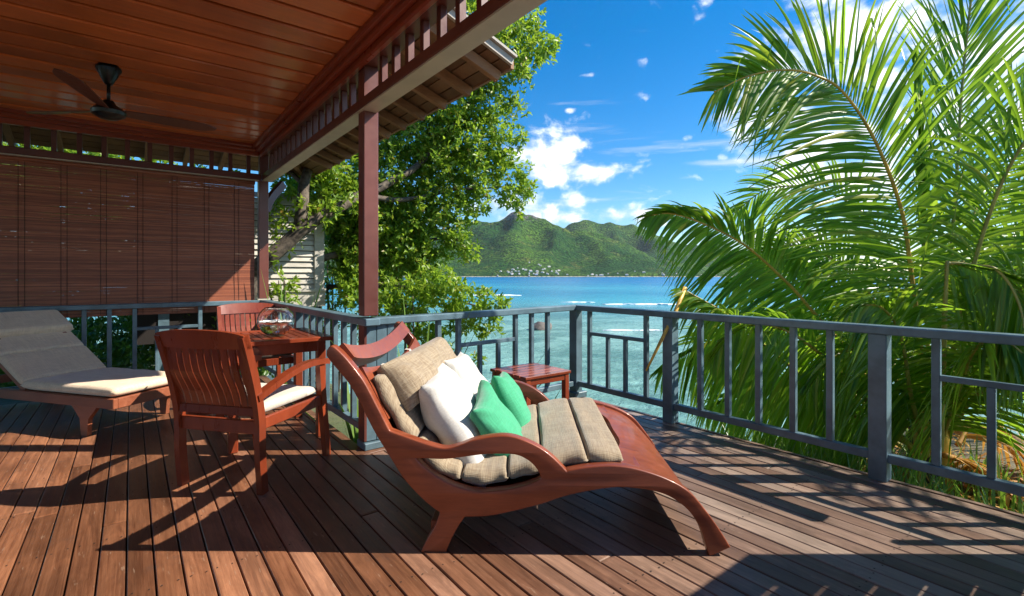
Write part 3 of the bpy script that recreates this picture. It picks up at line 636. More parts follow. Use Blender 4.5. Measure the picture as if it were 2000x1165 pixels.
# ================================================================== FURNITURE
# ---- double chaise longue: side panels are sawn to one flowing outline
K = 2.142/969
pt = lambda q: ((q[0]-1000)*K, 1.2-(q[1]-538)*K)
def seg(*p): return [tuple(q) for q in catmull([pt(x) for x in p], 5)]
outline = (seg((636, 688), (643, 680), (654, 687), (671, 704), (690, 727), (708, 752), (731, 795), (747, 826), (757, 845))
  + seg((760, 847), (800, 861), (840, 874), (870, 880), (900, 873), (926, 863), (971, 855), (1005, 857), (1046, 873), (1077, 894), (1106, 923))
  + seg((1110, 921), (1149, 914), (1200, 911), (1247, 918), (1299, 935), (1339, 957), (1367, 987), (1391, 1019), (1405, 1040), (1419, 1063))
  + seg((1384, 1079), (1377, 1055), (1367, 1025), (1343, 991), (1311, 967), (1279, 955), (1239, 949), (1199, 948), (1152, 955), (1100, 967), (1060, 981), (1000, 997), (951, 1007), (908, 1009))
  + seg((905, 1011), (893, 1028), (878, 1056), (868, 1081)) + seg((824, 1081), (835, 1058), (851, 1031), (861, 1003))
  + seg((858, 1000), (843, 990), (816, 966), (789, 936), (768, 904), (751, 877), (734, 850), (714, 812), (699, 782), (680, 750), (662, 728), (645, 708), (636, 696)))
hole = seg((806, 896), (830, 895), (870, 896), (938, 887), (964, 885), (1005, 886), (1029, 895), (1046, 909), (1057, 926), (1056, 938), (1030, 950), (1000, 958), (973, 962), (938, 965), (911, 961), (878, 950), (849, 934), (824, 915), (806, 896))[:-1]
def panel_mesh(name, loops, thick, mat, bev=.006):
    cu = bpy.data.curves.new(name, 'CURVE'); cu.dimensions = '2D'; cu.fill_mode = 'BOTH'; cu.extrude = thick/2-bev; cu.bevel_depth = bev; cu.bevel_resolution = 2
    for lp in loops:
        sp = cu.splines.new('POLY'); sp.points.add(len(lp)-1); sp.use_cyclic_u = True
        for p, q in zip(sp.points, lp): p.co = (q[0], q[1], 0, 1)
    ob = bpy.data.objects.new(name, cu); col.objects.link(ob); bpy.context.view_layer.update()
    me = bpy.data.meshes.new_from_object(ob.evaluated_get(bpy.context.evaluated_depsgraph_get())); bpy.data.objects.remove(ob); bpy.data.curves.remove(cu)
    me.transform(Matrix(((1, 0, 0, 0), (0, 0, 1, 0), (0, 1, 0, 0), (0, 0, 0, 1))))
    bm = bmesh.new(); bm.from_mesh(me); bmesh.ops.remove_doubles(bm, verts=bm.verts, dist=.0004); bmesh.ops.recalc_face_normals(bm, faces=bm.faces); bm.to_mesh(me); bm.free()
    me.materials.clear(); me.materials.append(mat); me.polygons.foreach_set('use_smooth', [True]*len(me.polygons)); me.set_sharp_from_angle(angle=R(40)); me.name = name
    return me
CW = 1.16
o0 = FW*2.142
chaise = thing('chaise_longue', 'double wooden chaise longue with curved side frames and scrolled arms', 'chaise', (o0.x, o0.y, 0), -YAW-R(1.5))
pm = panel_mesh('side_frame', [outline, hole], .05, m_chaise)
link('side_frame', pm, chaise, (0, .025, 0)); link('side_frame', pm, chaise, (0, CW-.025, 0))
# crest rail: a bowed board with a dipped top edge, and the lower back board
def cross_board(name, top, bot, thick, bow, n=28):
    """top/bot: functions of t(0..1 across) -> (s, z)"""
    m = MB()
    for i in range(n+1):
        t = i/n; w = .048+t*(CW-.096); T = top(t); B = bot(t); nn = Vector((T[1]-B[1], 0, -(T[0]-B[0]))).normalized()
        b_ = bow*math.sin(math.pi*t)
        for q in (T, B):
            for sg in (-.5, .5): m.v.append((q[0]+nn.x*(thick*sg)-b_, w, q[1]+nn.z*thick*sg))
    for i in range(n):
        o = i*4; m.f += [(o, o+4, o+5, o+1), (o+2, o+3, o+7, o+6), (o, o+2, o+6, o+4), (o+1, o+5, o+7, o+3)]
    m.f += [(0, 1, 3, 2), (n*4, n*4+2, n*4+3, n*4+1)]
    ob = m.build(name, m_chaise, chaise); return weld_smooth(ob, 40)
hs, hz = pt((648, 690))
def crest_top(t): return (hs+.0-.035*math.sin(math.pi*t)*0, hz+.016-.062*math.sin(math.pi*t)**.8)
cross_board('crest_rail', crest_top, lambda t: (crest_top(t)[0]+.050, crest_top(t)[1]-.062), .062, .0)
b0 = pt((690, 735))
bt = lambda t: (b0[0]+.006+.028*math.sin(math.pi*t)**.8, b0[1]+.022-.050*math.sin(math.pi*t)**.8)
cross_board('back_board', bt, lambda t: (b0[0]+.125, b0[1]-.21), .026, 0)
# slats of the seat, hidden under the cushion, and the curved foot board
path_px = [(698, 742), (722, 790), (748, 838), (780, 885), (815, 922), (860, 952), (910, 968), (960, 968), (1010, 957), (1060, 942), (1110, 927), (1160, 920), (1215, 921)]
spath = [Vector((a, 0, b_)) for a, b_ in catmull([pt(p) for p in path_px], 4)]
for i in range(2, len(spath)-1, 2):
    p = spath[i]; t = (spath[min(i+1, len(spath)-1)]-spath[i-1]).normalized()
    MB().beam((p.x, .05, p.z-.055), (p.x, CW-.05, p.z-.045), .085, .02, up=(-t.z, 0, t.x)).build('seat_slat', m_chaise, chaise)
fb_px = [(1226, 915), (1262, 923), (1299, 936), (1335, 957), (1361, 985), (1384, 1018), (1397, 1038)]
fpath = [Vector((a, 0, b_)) for a, b_ in catmull([pt(p) for p in fb_px], 5)]
m = MB(); n = len(fpath); nw = 24
for j in range(nw+1):
    v = j/nw; w = .048+v*(CW-.096); wav = .055*math.cos(2*math.pi*v)+.02*math.cos(4*math.pi*v)
    for i in range(n):
        p = fpath[i]; t = (fpath[min(i+1, n-1)]-fpath[max(i-1, 0)]).normalized(); nn = Vector((-t.z, 0, t.x)); k = (1-i/(n-1))**2
        q = p + Vector((-1, 0, .12))*wav*k*(-1)*-1.0*-1 if False else p - Vector((1, 0, -.10))*wav*k
        for th in (0, -.022): m.v.append((q.x+nn.x*th, w, q.z+nn.z*th+.0))
def gi(j, i, k): return (j*n+i)*2+k
for j in range(nw):
    for i in range(n-1):
        m.f.append((gi(j, i, 0), gi(j, i+1, 0), gi(j+1, i+1, 0), gi(j+1, i, 0))); m.f.append((gi(j, i, 1), gi(j+1, i, 1), gi(j+1, i+1, 1), gi(j, i+1, 1)))
    m.f.append((gi(j, 0, 0), gi(j+1, 0, 0), gi(j+1, 0, 1), gi(j, 0, 1))); m.f.append((gi(j, n-1, 0), gi(j, n-1, 1), gi(j+1, n-1, 1), gi(j+1, n-1, 0)))
weld_smooth(m.build('foot_board', m_chaise, chaise), 40)
for (a, b_) in ((846, 1040), (1250, 934)):
    q = pt((a, b_)); MB().box((q[0], CW/2, q[1]), (.04, CW-.09, .05), ch=.004).build('stretcher', m_chaise, chaise)
# mattress in four sewn sections along the curve
mat_t = thing('chaise_cushion', 'taupe woven chaise mattress in sewn sections on the curved frame', 'cushion', chaise.location, chaise.rotation_euler.z)
mpx = [(704, 752), (730, 802), (760, 852), (795, 900), (833, 934), (872, 957), (925, 968), (975, 965), (1030, 950), (1070, 941), (1105, 932), (1160, 923), (1222, 925)]
mp = [Vector((a, 0, b_)) for a, b_ in catmull([pt(p) for p in mpx], 8)]
cum = [0]
for a, b_ in zip(mp[:-1], mp[1:]): cum.append(cum[-1]+(b_-a).length)
def at_len(s):
    s = max(0, min(cum[-1], s)); i = max(0, min(len(cum)-2, int(np.searchsorted(cum, s))-1)); t = (s-cum[i])/max(1e-6, cum[i+1]-cum[i])
    p = mp[i].lerp(mp[i+1], t); a = mp[max(0, i-3)]; b_ = mp[min(len(mp)-1, i+4)]; d = (b_-a).normalized(); return p, Vector((-d.z, 0, d.x))
def frac_at(px):
    x = pt((px, 0))[0]; k = min(range(len(mp)), key=lambda i: abs(mp[i].x-x)); return cum[k]/cum[-1]
fr = [0, frac_at(786), frac_at(890), frac_at(993), frac_at(1064), frac_at(1152), 1.0]
def cushion_section(s0, s1, w0, w1, th, parent, seed):
    m = MB(); nu, nv = 22, 36; idx = {}
    for side in (1, -1):
        for i in range(nu+1):
            for j in range(nv+1):
                u = i/nu*2-1; v = j/nv*2-1
                e = (max(0, 1-abs(u)**9)**.5)*(max(0, 1-abs(v)**12)**.5)
                s = s0+(s1-s0)*(u*(1-.012*(1-e))+1)/2; p, nn = at_len(s); w = w0+(w1-w0)*(v+1)/2
                w += .010*math.sin(s*40+seed)*(abs(v)**8)
                hgt = th*.5+(th*.5*e + (.006*mn.noise(Vector((s*7, w*6, seed)))+.005*mn.noise(Vector((s*22, w*5, seed+3))))*e)*side
                q = p+nn*hgt
                if side < 0 and (i in (0, nu) or j in (0, nv)): idx[(side, i, j)] = idx[(1, i, j)]
                else: idx[(side, i, j)] = len(m.v); m.v.append((q.x, w, q.z))
        for i in range(nu):
            for j in range(nv):
                f = (idx[(side, i, j)], idx[(side, i+1, j)], idx[(side, i+1, j+1)], idx[(side, i, j+1)]); m.f.append(f if side > 0 else f[::-1])
    return m.build('cushion_section', m_taupe, parent, True)
for i in range(6): cushion_section(fr[i]*cum[-1]-.002, fr[i+1]*cum[-1]+.002, .058, CW-.058, .074, mat_t, i*3.1)
# ---- pillows
def pillow_mesh(name, w, h, t, mat, seed, corner=.10, wr=.012, bol=False):
    m = MB(); n = 34; idx = {}
    for side in (1, -1):
        for i in range(n+1):
            for j in range(n+1):
                u = i/n*2-1; v = j/n*2-1; u2 = math.sin(u*math.pi/2)*.35+u*.65; v2 = math.sin(v*math.pi/2)*.35+v*.65
                e = (max(0, 1-abs(u)**2.6)*max(0, 1-abs(v)**2.6))**.52 if not bol else (max(0, 1-abs(u)**7)*max(0, 1-abs(v)**2.2))**.5
                x = u2*w/2*(1-corner*(1-v*v)); y = v2*h/2*(1-corner*(1-u*u))
                rr = abs(u)*abs(v)
                z = side*t/2*e
                z += e*(wr*1.5*mn.noise(Vector((x*5, y*5, seed)))+wr*.8*mn.noise(Vector((x*14+y*4, y*12, seed+side)))) + .35*t*.25*rr*mn.noise(Vector((seed, u*2, v*2)))
                fold = math.sin((abs(u)-abs(v))*9+seed)*(abs(u)*abs(v))**1.5*wr*.8*side*min(1, e*3); z += fold
                if side < 0 and (i in (0, n) or j in (0, n)): idx[(side, i, j)] = idx[(1, i, j)]
                else: idx[(side, i, j)] = len(m.v); m.v.append((x, y, z))
        for i in range(n):
            for j in range(n):
                f = (idx[(side, i, j)], idx[(side, i+1, j)], idx[(side, i+1, j+1)], idx[(side, i, j+1)]); m.f.append(f if side > 0 else f[::-1])
    return m.mesh(name, mat, True)
def place_pillow(name, label, cat, s, w, z, dirdown, width, height, t, mat, seed, yaw=0.0, roll=0.0, corner=.10, wr=.012, group=None, bol=False):
    """dirdown: the way the pillow's height runs in the chaise's side view (ds, dz)"""
    me = pillow_mesh(name, width, height, t, mat, seed, corner, wr, bol)
    dn = Vector((dirdown[0], 0, dirdown[1])).normalized(); ax = Vector((0, 1, 0)); nrm = ax.cross(-dn)
    mt = Matrix((ax, -dn, nrm)).transposed().to_4x4()
    mt = Matrix.Rotation(chaise.rotation_euler.z, 4, 'Z') @ Matrix.Rotation(yaw, 4, 'Z') @ mt @ Matrix.Rotation(roll, 4, 'Z')
    loc = chaise.matrix_basis @ Vector((s, w, z)); mt.translation = loc
    o = link(name, me); o.matrix_world = mt; return tag(o, label, cat, group)
chaise.matrix_basis
place_pillow('head_pillow', 'taupe striped head bolster strapped to the chaise back', 'pillow', -.505, .60, .682, (.42, -.62), .96, .25, .21, m_taupe, 3.3, R(-4), 0, .02, .022, None, True)
place_pillow('pillow', 'white square pillow nearer the viewer, behind the front green one', 'pillow', -.290, .40, .462, (.50, -.83), .54, .57, .20, m_whitef, 1.7, R(2), R(3), .09, .022, 'white pillows on the chaise')
place_pillow('pillow', 'white square pillow on the far side of the chaise', 'pillow', -.255, .86, .48, (.50, -.83), .50, .54, .18, m_whitef, 5.9, R(-3), R(-4), .09, .022, 'white pillows on the chaise')
place_pillow('pillow', 'bright green pillow leaning in front, nearer the viewer', 'pillow', -.075, .42, .405, (.48, -.80), .43, .45, .15, m_green, 8.2, R(-6), R(10), .13, .018, 'green pillows on the chaise')
place_pillow('pillow', 'bright green pillow standing behind the other green one', 'pillow', -.020, .80, .425, (.40, -.84), .42, .42, .15, m_green, 2.4, R(-2), R(-8), .13, .018, 'green pillows on the chaise')
for w in (.34, .84):   # straps that hold the bolster
    a = bt((w-.048)/(CW-.096)); dn = Vector((.439, 0, -.899)); nn = Vector((.899, 0, .439)); p0 = Vector((a[0], w, a[1]))
    MB().ribbon([p0-nn*.02-dn*-.03, p0-dn*.008-nn*.004, p0+nn*.016+dn*.004, p0+nn*.022+dn*.06, p0+nn*.05+dn*.12], (0, 1, 0), .042, .004).build('strap', m_cream, mat_t)
# ---- armchair
def armchair(label, loc, rotz, cushion_mat, clabel):
    t = thing('armchair', label, 'chair', loc, rotz, 'wooden armchairs at the table')
    W2, D, H = .265, .56, .895
    def leg_line(s): # back leg runs up into the back post
        return [Vector((s*W2, .02, 0)), Vector((s*W2, .0, .22)), Vector((s*W2, -.005, .42)), Vector((s*W2, -.045, .62)), Vector((s*W2, -.125, H-.015))]
    for s in (-1, 1):
        MB().ribbon([Vector(p) for p in catmull(leg_line(s), 5)], (0, 1, 0), [.05]*21, .034).build('back_leg', m_mahog, t)
        MB().ribbon([(s*W2, D+.055, 0), (s*W2, D+.03, .2), (s*W2, D, .42), (s*W2, D-.02, .625)], (0, 1, 0), [.045, .05, .055, .05], .034).build('front_leg', m_mahog, t)
        arm = [(s*W2, -.035, .535), (s*(W2+.005), .08, .572), (s*(W2+.01), .24, .622), (s*(W2+.01), .40, .645), (s*(W2+.005), .54, .640), (s*(W2+.0), .62, .628)]
        weld_smooth(MB().ribbon([Vector(p) for p in catmull(arm, 5)], (1, 0, 0), [.05]*26, .036).build('arm', m_mahog, t), 40)
        MB().box((s*W2, D/2, .385), (.028, D-.05, .065), ch=.004).build('side_rail', m_mahog, t)
    MB().box((0, D-.0, .385), (2*W2-.03, .028, .065), ch=.004).build('front_rail', m_mahog, t)
    MB().box((0, .005, .365), (2*W2-.03, .028, .075), ch=.004).build('back_rail', m_mahog, t)
    MB().box((0, -.012, .455), (2*W2-.03, .03, .05), ch=.004).build('back_rail', m_mahog, t)
    # crest: bowed board with arched top
    m = MB(); n = 20
    for i in range(n+1):
        u = i/n*2-1; x = u*(W2+.017); bow = -.035*(1-u*u); zt = H+.006*(1-u*u)+.012*(1-u*u)-.012*abs(u)**6; zb = H-.085
        for (z, y) in ((zt, -.128), (zb, -.098)):
            for th in (-.016, .016): m.v.append((x, y+bow+th, z))
    for i in range(n):
        o = i*4; m.f += [(o, o+4, o+5, o+1), (o+2, o+3, o+7, o+6), (o, o+2, o+6, o+4), (o+1, o+5, o+7, o+3)]
    m.f += [(0, 1, 3, 2), (n*4, n*4+2, n*4+3, n*4+1)]
    weld_smooth(m.build('crest_rail', m_mahog, t), 40)
    for i in range(11):
        u = (i-5)/5.6; x = u*W2; bow = 1-u*u
        sp = catmull([(x*.97, -.012, .465), (x*.98, -.03-.012*bow, .56), (x, -.075-.03*bow, .68), (x, -.098-.034*bow, .80), (x, -.108-.035*bow, .835)], 3)
        MB().ribbon([Vector(p) for p in sp], (1, 0, 0), .037, .012).build('back_slat', m_mahog, t)
    c = thing('seat_cushion', clabel, 'cushion', loc, rotz, 'seat cushions of the armchairs')
    m = pillow_mesh('pad', .50, .52, .085, cushion_mat, 4.4+loc[0], .02, .003)
    co = np.array([v.co[:] for v in m.vertices]); uu = np.clip(np.abs(co[:, 0])/.25, 0, 1); vv = np.clip(np.abs(co[:, 1])/.26, 0, 1)
    co[:, 2] = np.sign(co[:, 2])*.034*((1-uu**10)*(1-vv**10))**.5+.004*np.sin(co[:, 0]*30)*(1-vv**6)*(1-uu**6)
    for v, p in zip(m.vertices, co): v.co = p
    m.update(); link('pad', m, c, (0, .285, .452))
    return t
armchair('wooden slat back armchair with cream cushion, seen from behind', (.392, 3.195, 0), R(39.4-90), m_cream, 'cream seat cushion on the armchair seen from behind')
armchair('wooden armchair facing the viewer behind the dining table', (.965, 5.62, 0), R(180+4), m_darkcush, 'dark brown seat cushion on the armchair behind the table')
# ---- dining table
tx0, tx1, ty0, ty1 = .47, 1.20, 3.74, 4.52
tab = thing('dining_table', 'square varnished wooden dining table with a slatted top', 'table', ((tx0+tx1)/2, (ty0+ty1)/2, 0)); tw, tl = tx1-tx0, ty1-ty0
for s in (-1, 1):
    MB().box((s*(tw/2-.045), 0, .732), (.09, tl, .03), ch=.004).build('top_frame', m_mahog, tab)
    MB().box((0, s*(tl/2-.045), .732), (tw-.182, .09, .03), ch=.004).build('top_frame', m_mahog, tab)
    MB().box((s*(tw/2-.075), 0, .675), (.025, tl-.16, .075), ch=.003).build('apron', m_mahog, tab)
    MB().box((0, s*(tl/2-.075), .675), (tw-.16, .025, .075), ch=.003).build('apron', m_mahog, tab)
    for q in (-1, 1): MB().box((s*(tw/2-.075), q*(tl/2-.075), .358), (.06, .06, .715), ch=.005).build('leg', m_mahog, tab)
ns = 9; sw = (tw-.182)/ns
for i in range(ns): MB().box((-(tw-.182)/2+sw*(i+.5), 0, .7325), (sw-.006, tl-.182, .024), ch=.003).build('top_slat', m_mahog, tab)
MB().tube([(-.16, -tl/2+.055, .675), (-.16, -tl/2+.04, .675)], .026, 20).build('knob_ring', m_lounger, tab)
# ---- glass bowl with white sand and water
bowl = thing('glass_bowl', 'round clear glass bowl with white sand standing on the table', 'bowl', (.86, 4.02, .7475))
def sph(r, z0, z1, c, n=20): 
    return [(math.sqrt(max(1e-8, r*r-(z-c)**2)), z) for z in np.linspace(z0, z1, n)]
r_ = .128; c_ = .115
outp = [(.001, .004)]+[(math.sin(a)*r_, c_-math.cos(a)*r_*.93) for a in np.linspace(.48, 2.52, 30)]
inp = [(math.sin(a)*(r_-.006), c_-math.cos(a)*(r_-.006)*.93) for a in np.linspace(2.50, .50, 30)]+[(.001, .014)]
MB().lathe(outp+inp, n=48).build('glass_wall', m_glass, bowl, True)
wp = [(.001, .016)]+[(math.sin(a)*(r_-.0065), c_-math.cos(a)*(r_-.0065)*.93) for a in np.linspace(.52, 1.35, 16)]; wz = wp[-1][1]
MB().lathe(wp+[(.001, wz)], n=48).build('water', m_waterb, bowl, True)
m = MB(); n = 40
for i in range(9):
    for k in range(n):
        r = (r_-.012)*.985*i/8; a = 2*math.pi*k/n; m.v.append((r*math.cos(a)+.0001, r*math.sin(a), wz+.006+.014*mn.noise(Vector((r*40*math.cos(a), r*40*math.sin(a), 3)))+.012))
for i in range(8):
    for k in range(n): m.f.append((i*n+k, (i+1)*n+k, (i+1)*n+(k+1) % n, i*n+(k+1) % n))
m.build('floating_petals', m_pebble, bowl, True)
# ---- side table by the corner post
st = thing('side_table', 'small slatted wooden side table by the corner post', 'side table', (2.50, 3.02, 0)); S = .46
for i in range(6): MB().box((0, -S/2+S/6*(i+.5), .445), (S, S/6-.008, .022), ch=.003).build('top_slat', m_mahog, st)
for s in (-1, 1):
    MB().box((s*(S/2-.03), 0, .41), (.024, S-.09, .05), ch=.003).build('apron', m_mahog, st); MB().box((0, s*(S/2-.03), .41), (S-.09, .024, .05), ch=.003).build('apron', m_mahog, st)
    for q in (-1, 1): MB().box((s*(S/2-.035), q*(S/2-.035), .217), (.045, .045, .433), ch=.004).build('leg', m_mahog, st)
# ---- sun lounger on the left, back raised
la = Vector((-.593, .805, 0)); lw = Vector((.805, .593, 0)); lo = Vector((-.105, 4.64, 0))
lng = thing('sun_lounger', 'low wooden sun lounger with raised back at the far left', 'sun lounger', lo, math.atan2(lw.y, lw.x))
LW, LL = .66, 1.95   # local x across, local y towards the head
for s in (0, 1):
    MB().box((.02+s*(LW-.04), LL/2, .255), (.035, LL, .075), ch=.004).build('side_rail', m_lounger, lng)
    for (yy) in (.30, LL-.35):
        m = MB(); prof = [(-.13, .22), (-.045, .13), (-.03, 0), (.03, 0), (.045, .13), (.13, .22)]; x0 = .004+s*(LW-.04-.0); th = .032
        m.v = [(x0+k*th, yy+p[0], p[1]) for k in (0, 1) for p in prof]; m.f = [(0, 1, 2, 3, 4, 5), (11, 10, 9, 8, 7, 6)]+[(i, (i+1) % 6, 6+(i+1) % 6, 6+i) for i in range(6)]
        m.build('leg', m_lounger, lng)
MB().box((LW/2, .0175, .255), (LW-.075, .035, .075), ch=.004).build('end_rail', m_lounger, lng); MB().box((LW/2, LL-.0175, .255), (LW-.075, .035, .075), ch=.004).build('end_rail', m_lounger, lng)
for i in range(10): MB().box((LW/2, .09+i*.1, .282), (LW-.08, .07, .016), ch=.002).build('slat', m_lounger, lng)
HY = 1.02; BA = R(34); BL = .76
bd_ = Vector((0, math.cos(BA), math.sin(BA)))
for s in (0, 1): MB().beam((.06+s*(LW-.12), HY, .285), tuple(Vector((.06+s*(LW-.12), HY, .285))+bd_*BL), .03, .04).build('back_rail', m_lounger, lng)
for i in range(8): 
    p = Vector((LW/2, HY, .292))+bd_*(.06+i*.09); MB().beam((.05, p.y, p.z), (LW-.05, p.y, p.z), .06, .014, up=(0, -bd_.z, bd_.y)).build('slat', m_lounger, lng)
for s in (0, 1): MB().beam((.09+s*(LW-.18), HY+.40, .68), (.09+s*(LW-.18), HY+.58, .26), .03, .03).build('prop', m_lounger, lng)
lc = thing('lounger_cushion', 'grey beige cushion with folded headrest on the sun lounger', 'cushion', lo, math.atan2(lw.y, lw.x))
def pad(y0, y1, org, dirv, th, mat, parent, name, seed, x0=.01, x1=LW-.01):
    m = MB(); nu, nv = 30, 30; idx = {}; dirv = Vector(dirv); nn = Vector((0, -dirv.z, dirv.y)); org = Vector(org)
    for side in (1, -1):
        for i in range(nu+1):
            for j in range(nv+1):
                u = i/nu*2-1; v = j/nv*2-1; u2 = .55*u+.45*math.sin(u*math.pi/2); v2 = .55*v+.45*math.sin(v*math.pi/2)
                e = (max(0, 1-abs(u2)**14)**.5)*(max(0, 1-abs(v2)**14)**.5)
                p = org+dirv*(y0+(y1-y0)*(u2+1)/2)+Vector((x0+(x1-x0)*(v2+1)/2, 0, 0))
                h = th/2+side*th/2*e+e*(.006*mn.noise(Vector((p.x*5, p.y*9, seed))))*(1 if side > 0 else 0)
                q = p+nn*h
                if side < 0 and (i in (0, nu) or j in (0, nv)): idx[(side, i, j)] = idx[(1, i, j)]
                else: idx[(side, i, j)] = len(m.v); m.v.append(tuple(q))
        for i in range(nu):
            for j in range(nv):
                f = (idx[(side, i, j)], idx[(side, i+1, j)], idx[(side, i+1, j+1)], idx[(side, i, j+1)]); m.f.append(f if side > 0 else f[::-1])
    return m.build(name, mat, parent, True)
pad(.0, HY-.02, (0, .01, .292), (0, 1, 0), .085, m_loungec, lc, 'seat_pad', 1)
pad(.02, .36, (0, HY-.02, .305), bd_, .075, m_loungec, lc, 'back_pad', 2); pad(.362, .60, (0, HY-.02, .305), bd_, .075, m_loungec, lc, 'back_pad', 3)
pad(.575, .85, (0, HY-.050, .335), bd_, .10, m_loungec, lc, 'headrest_pad', 4)
# ---- slatted screen added unseen, right of the view, to cast shade on the near boards
scr = thing('shade_screen', 'unseen wooden slatted screen added at the right to shade the deck', 'screen', (2.94, .02, 0))
for x in (.36, -.95): MB().box((x, 0, .74), (.32, .04, 1.48), ch=.004).build('stile', m_beam, scr)
zz = .16
while zz < 1.36: MB().box((-.265, 0, zz), (1.17, .03, .125), ch=.003).build('slat', m_beam, scr); zz += .168
MB().box((-.265, 0, 1.455), (1.17, .036, .05), ch=.003).build('top_rail', m_beam, scr)
# ================================================================== VEGETATION
def at(px, py, d):
    p = RT*((px-1000)/969*d)+FW*d; return Vector((p.x, p.y, EYE-(py-538)/969*d))
def leaf_cloud(name, clumps, mat, parent, dens=.22, size=(.075, .13), seed=1, up=.35, asp=.42, per=9, zmin=-9):
    """many small folded leaves set in rosettes at twig ends, gathered in clumps (centre, radius in metres, weight)"""
    rg = np.random.RandomState(seed); B = []; D = []; Nn = []; Ls = []
    for (c, rx, rzv, wgt) in clumps:
        nt_ = max(4, int(dens*wgt*1000*rx*rzv/per*1.6))
        v = rg.normal(size=(nt_, 3)); v /= np.linalg.norm(v, axis=1)[:, None]; rad = rg.uniform(.15, 1, nt_)**.45
        v *= (1+.25*np.sin(v[:, :1]*5+seed)+.18*np.sin(v[:, 2:]*7+c[0]))
        tw = v*rad[:, None]*np.array([rx, rx, rzv])+np.array(c)
        ax = v*np.array([1, 1, .6])+rg.normal(size=(nt_, 3))*.35+np.array([0, 0, up]); ax /= np.linalg.norm(ax, axis=1)[:, None]
        for k in range(per):
            d = ax*.45+rg.normal(size=(nt_, 3))*.6; d /= np.linalg.norm(d, axis=1)[:, None]
            nrm = ax*.9+np.array([0, 0, .5])+rg.normal(size=(nt_, 3))*.35; nrm -= d*(nrm*d).sum(1)[:, None]; nrm /= np.linalg.norm(nrm, axis=1)[:, None]
            B.append(tw+rg.normal(size=(nt_, 3))*.025); D.append(d); Nn.append(nrm); Ls.append(rg.uniform(size[0], size[1], nt_))
    B = np.concatenate(B); D = np.concatenate(D); Nn = np.concatenate(Nn); Ls = np.concatenate(Ls)[:, None]
    keep = B[:, 2] > zmin; B, D, Nn, Ls = B[keep], D[keep], Nn[keep], Ls[keep]
    S = np.cross(D, Nn); n = len(B); wv = Ls*asp*.5
    V = np.empty((n, 5, 3)); V[:, 0] = B; V[:, 1] = B+D*Ls*.58+S*wv+Nn*Ls*.07; V[:, 2] = B+D*Ls-Nn*Ls*.10; V[:, 3] = B+D*Ls*.58-S*wv+Nn*Ls*.07; V[:, 4] = B+D*Ls*.52-Nn*Ls*.01
    o = (np.arange(n)*5)[:, None]; F = np.concatenate([o+np.array([[0, 1, 4]]), o+np.array([[1, 2, 4]]), o+np.array([[4, 2, 3]]), o+np.array([[0, 4, 3]])], 1).reshape(-1, 3)
    me = bpy.data.meshes.new(name); me.vertices.add(n*5); me.vertices.foreach_set('co', V.reshape(-1).astype(np.float32))
    me.loops.add(F.size); me.loops.foreach_set('vertex_index', F.reshape(-1).astype(np.int32)); me.polygons.add(len(F)); me.polygons.foreach_set('loop_start', np.arange(0, F.size, 3, dtype=np.int32))
    me.materials.append(mat); me.update(); me.validate()
    return link(name, me, parent)
def T_(px, d): return d+max(0, px-640)/380*2.2
def CT(px, py, d, rpx, w=1.0): return C(px, py, T_(px, d), rpx*1.03, w)
def C(px, py, d, rpx, w=1.0, sq=1.0):
    p = at(px, py, d); r = rpx/969*d; return ((p.x, p.y, p.z), r, r*sq, w)
# ---- the big broadleaf tree
tree = thing('broadleaf_tree', 'large leafy green tree leaning over the railing beside the veranda', 'tree', (1.0, 8.3, -.8))
def world_part(o): o.parent = None; o.parent = tree; o.matrix_parent_inverse = tree.matrix_basis.inverted(); return o
def branch(pts, r0, r1, name='branch', par=None, py_far=True):
    P = [Vector(p) for p in catmull([at(q[0], q[1], T_(q[0], q[2]) if py_far else q[2]) for q in pts], 6)]; n = len(P)
    P = [p+Vector((mn.noise(p*1.7), mn.noise(p*1.7+Vector((9, 0, 0))), mn.noise(p*1.7+Vector((0, 9, 0)))))*.07 for p in P]
    o = MB().tube(P, [r0+(r1-r0)*i/(n-1) for i in range(n)], 10).build(name, m_bark, None, True)
    o.parent = par or tree; o.matrix_parent_inverse = (par or tree).matrix_basis.inverted(); return o
branch([(455, 640, 7.7), (490, 545, 7.8), (524, 500, 7.8), (560, 470, 7.9), (600, 440, 8.0), (640, 415, 8.2), (700, 385, 8.4)], .15, .08, 'trunk')
branch([(590, 440, 8.0), (592, 400, 8.0), (596, 350, 8.1), (620, 300, 8.4), (680, 240, 8.7), (760, 160, 8.8)], .11, .04)
branch([(690, 390, 8.4), (770, 350, 8.5), (850, 290, 8.5), (920, 200, 8.3), (980, 110, 8.1), (1040, 90, 7.9)], .08, .015)
branch([(700, 385, 8.4), (800, 390, 8.5), (900, 370, 8.3), (1000, 365, 8.1)], .06, .012)
branch([(520, 560, 8.6), (600, 520, 9.0), (660, 500, 9.1), (740, 480, 9.0), (830, 470, 8.7), (900, 470, 8.4)], .09, .02)
branch([(640, 560, 9.4), (760, 560, 8.6), (860, 580, 8.0), (950, 600, 7.6)], .05, .012)
branch([(860, 400, 8.5), (875, 440, 8.4), (890, 480, 8.4)], .02, .008); branch([(600, 360, 8.1), (565, 330, 8.3), (545, 290, 8.5)], .05, .02)
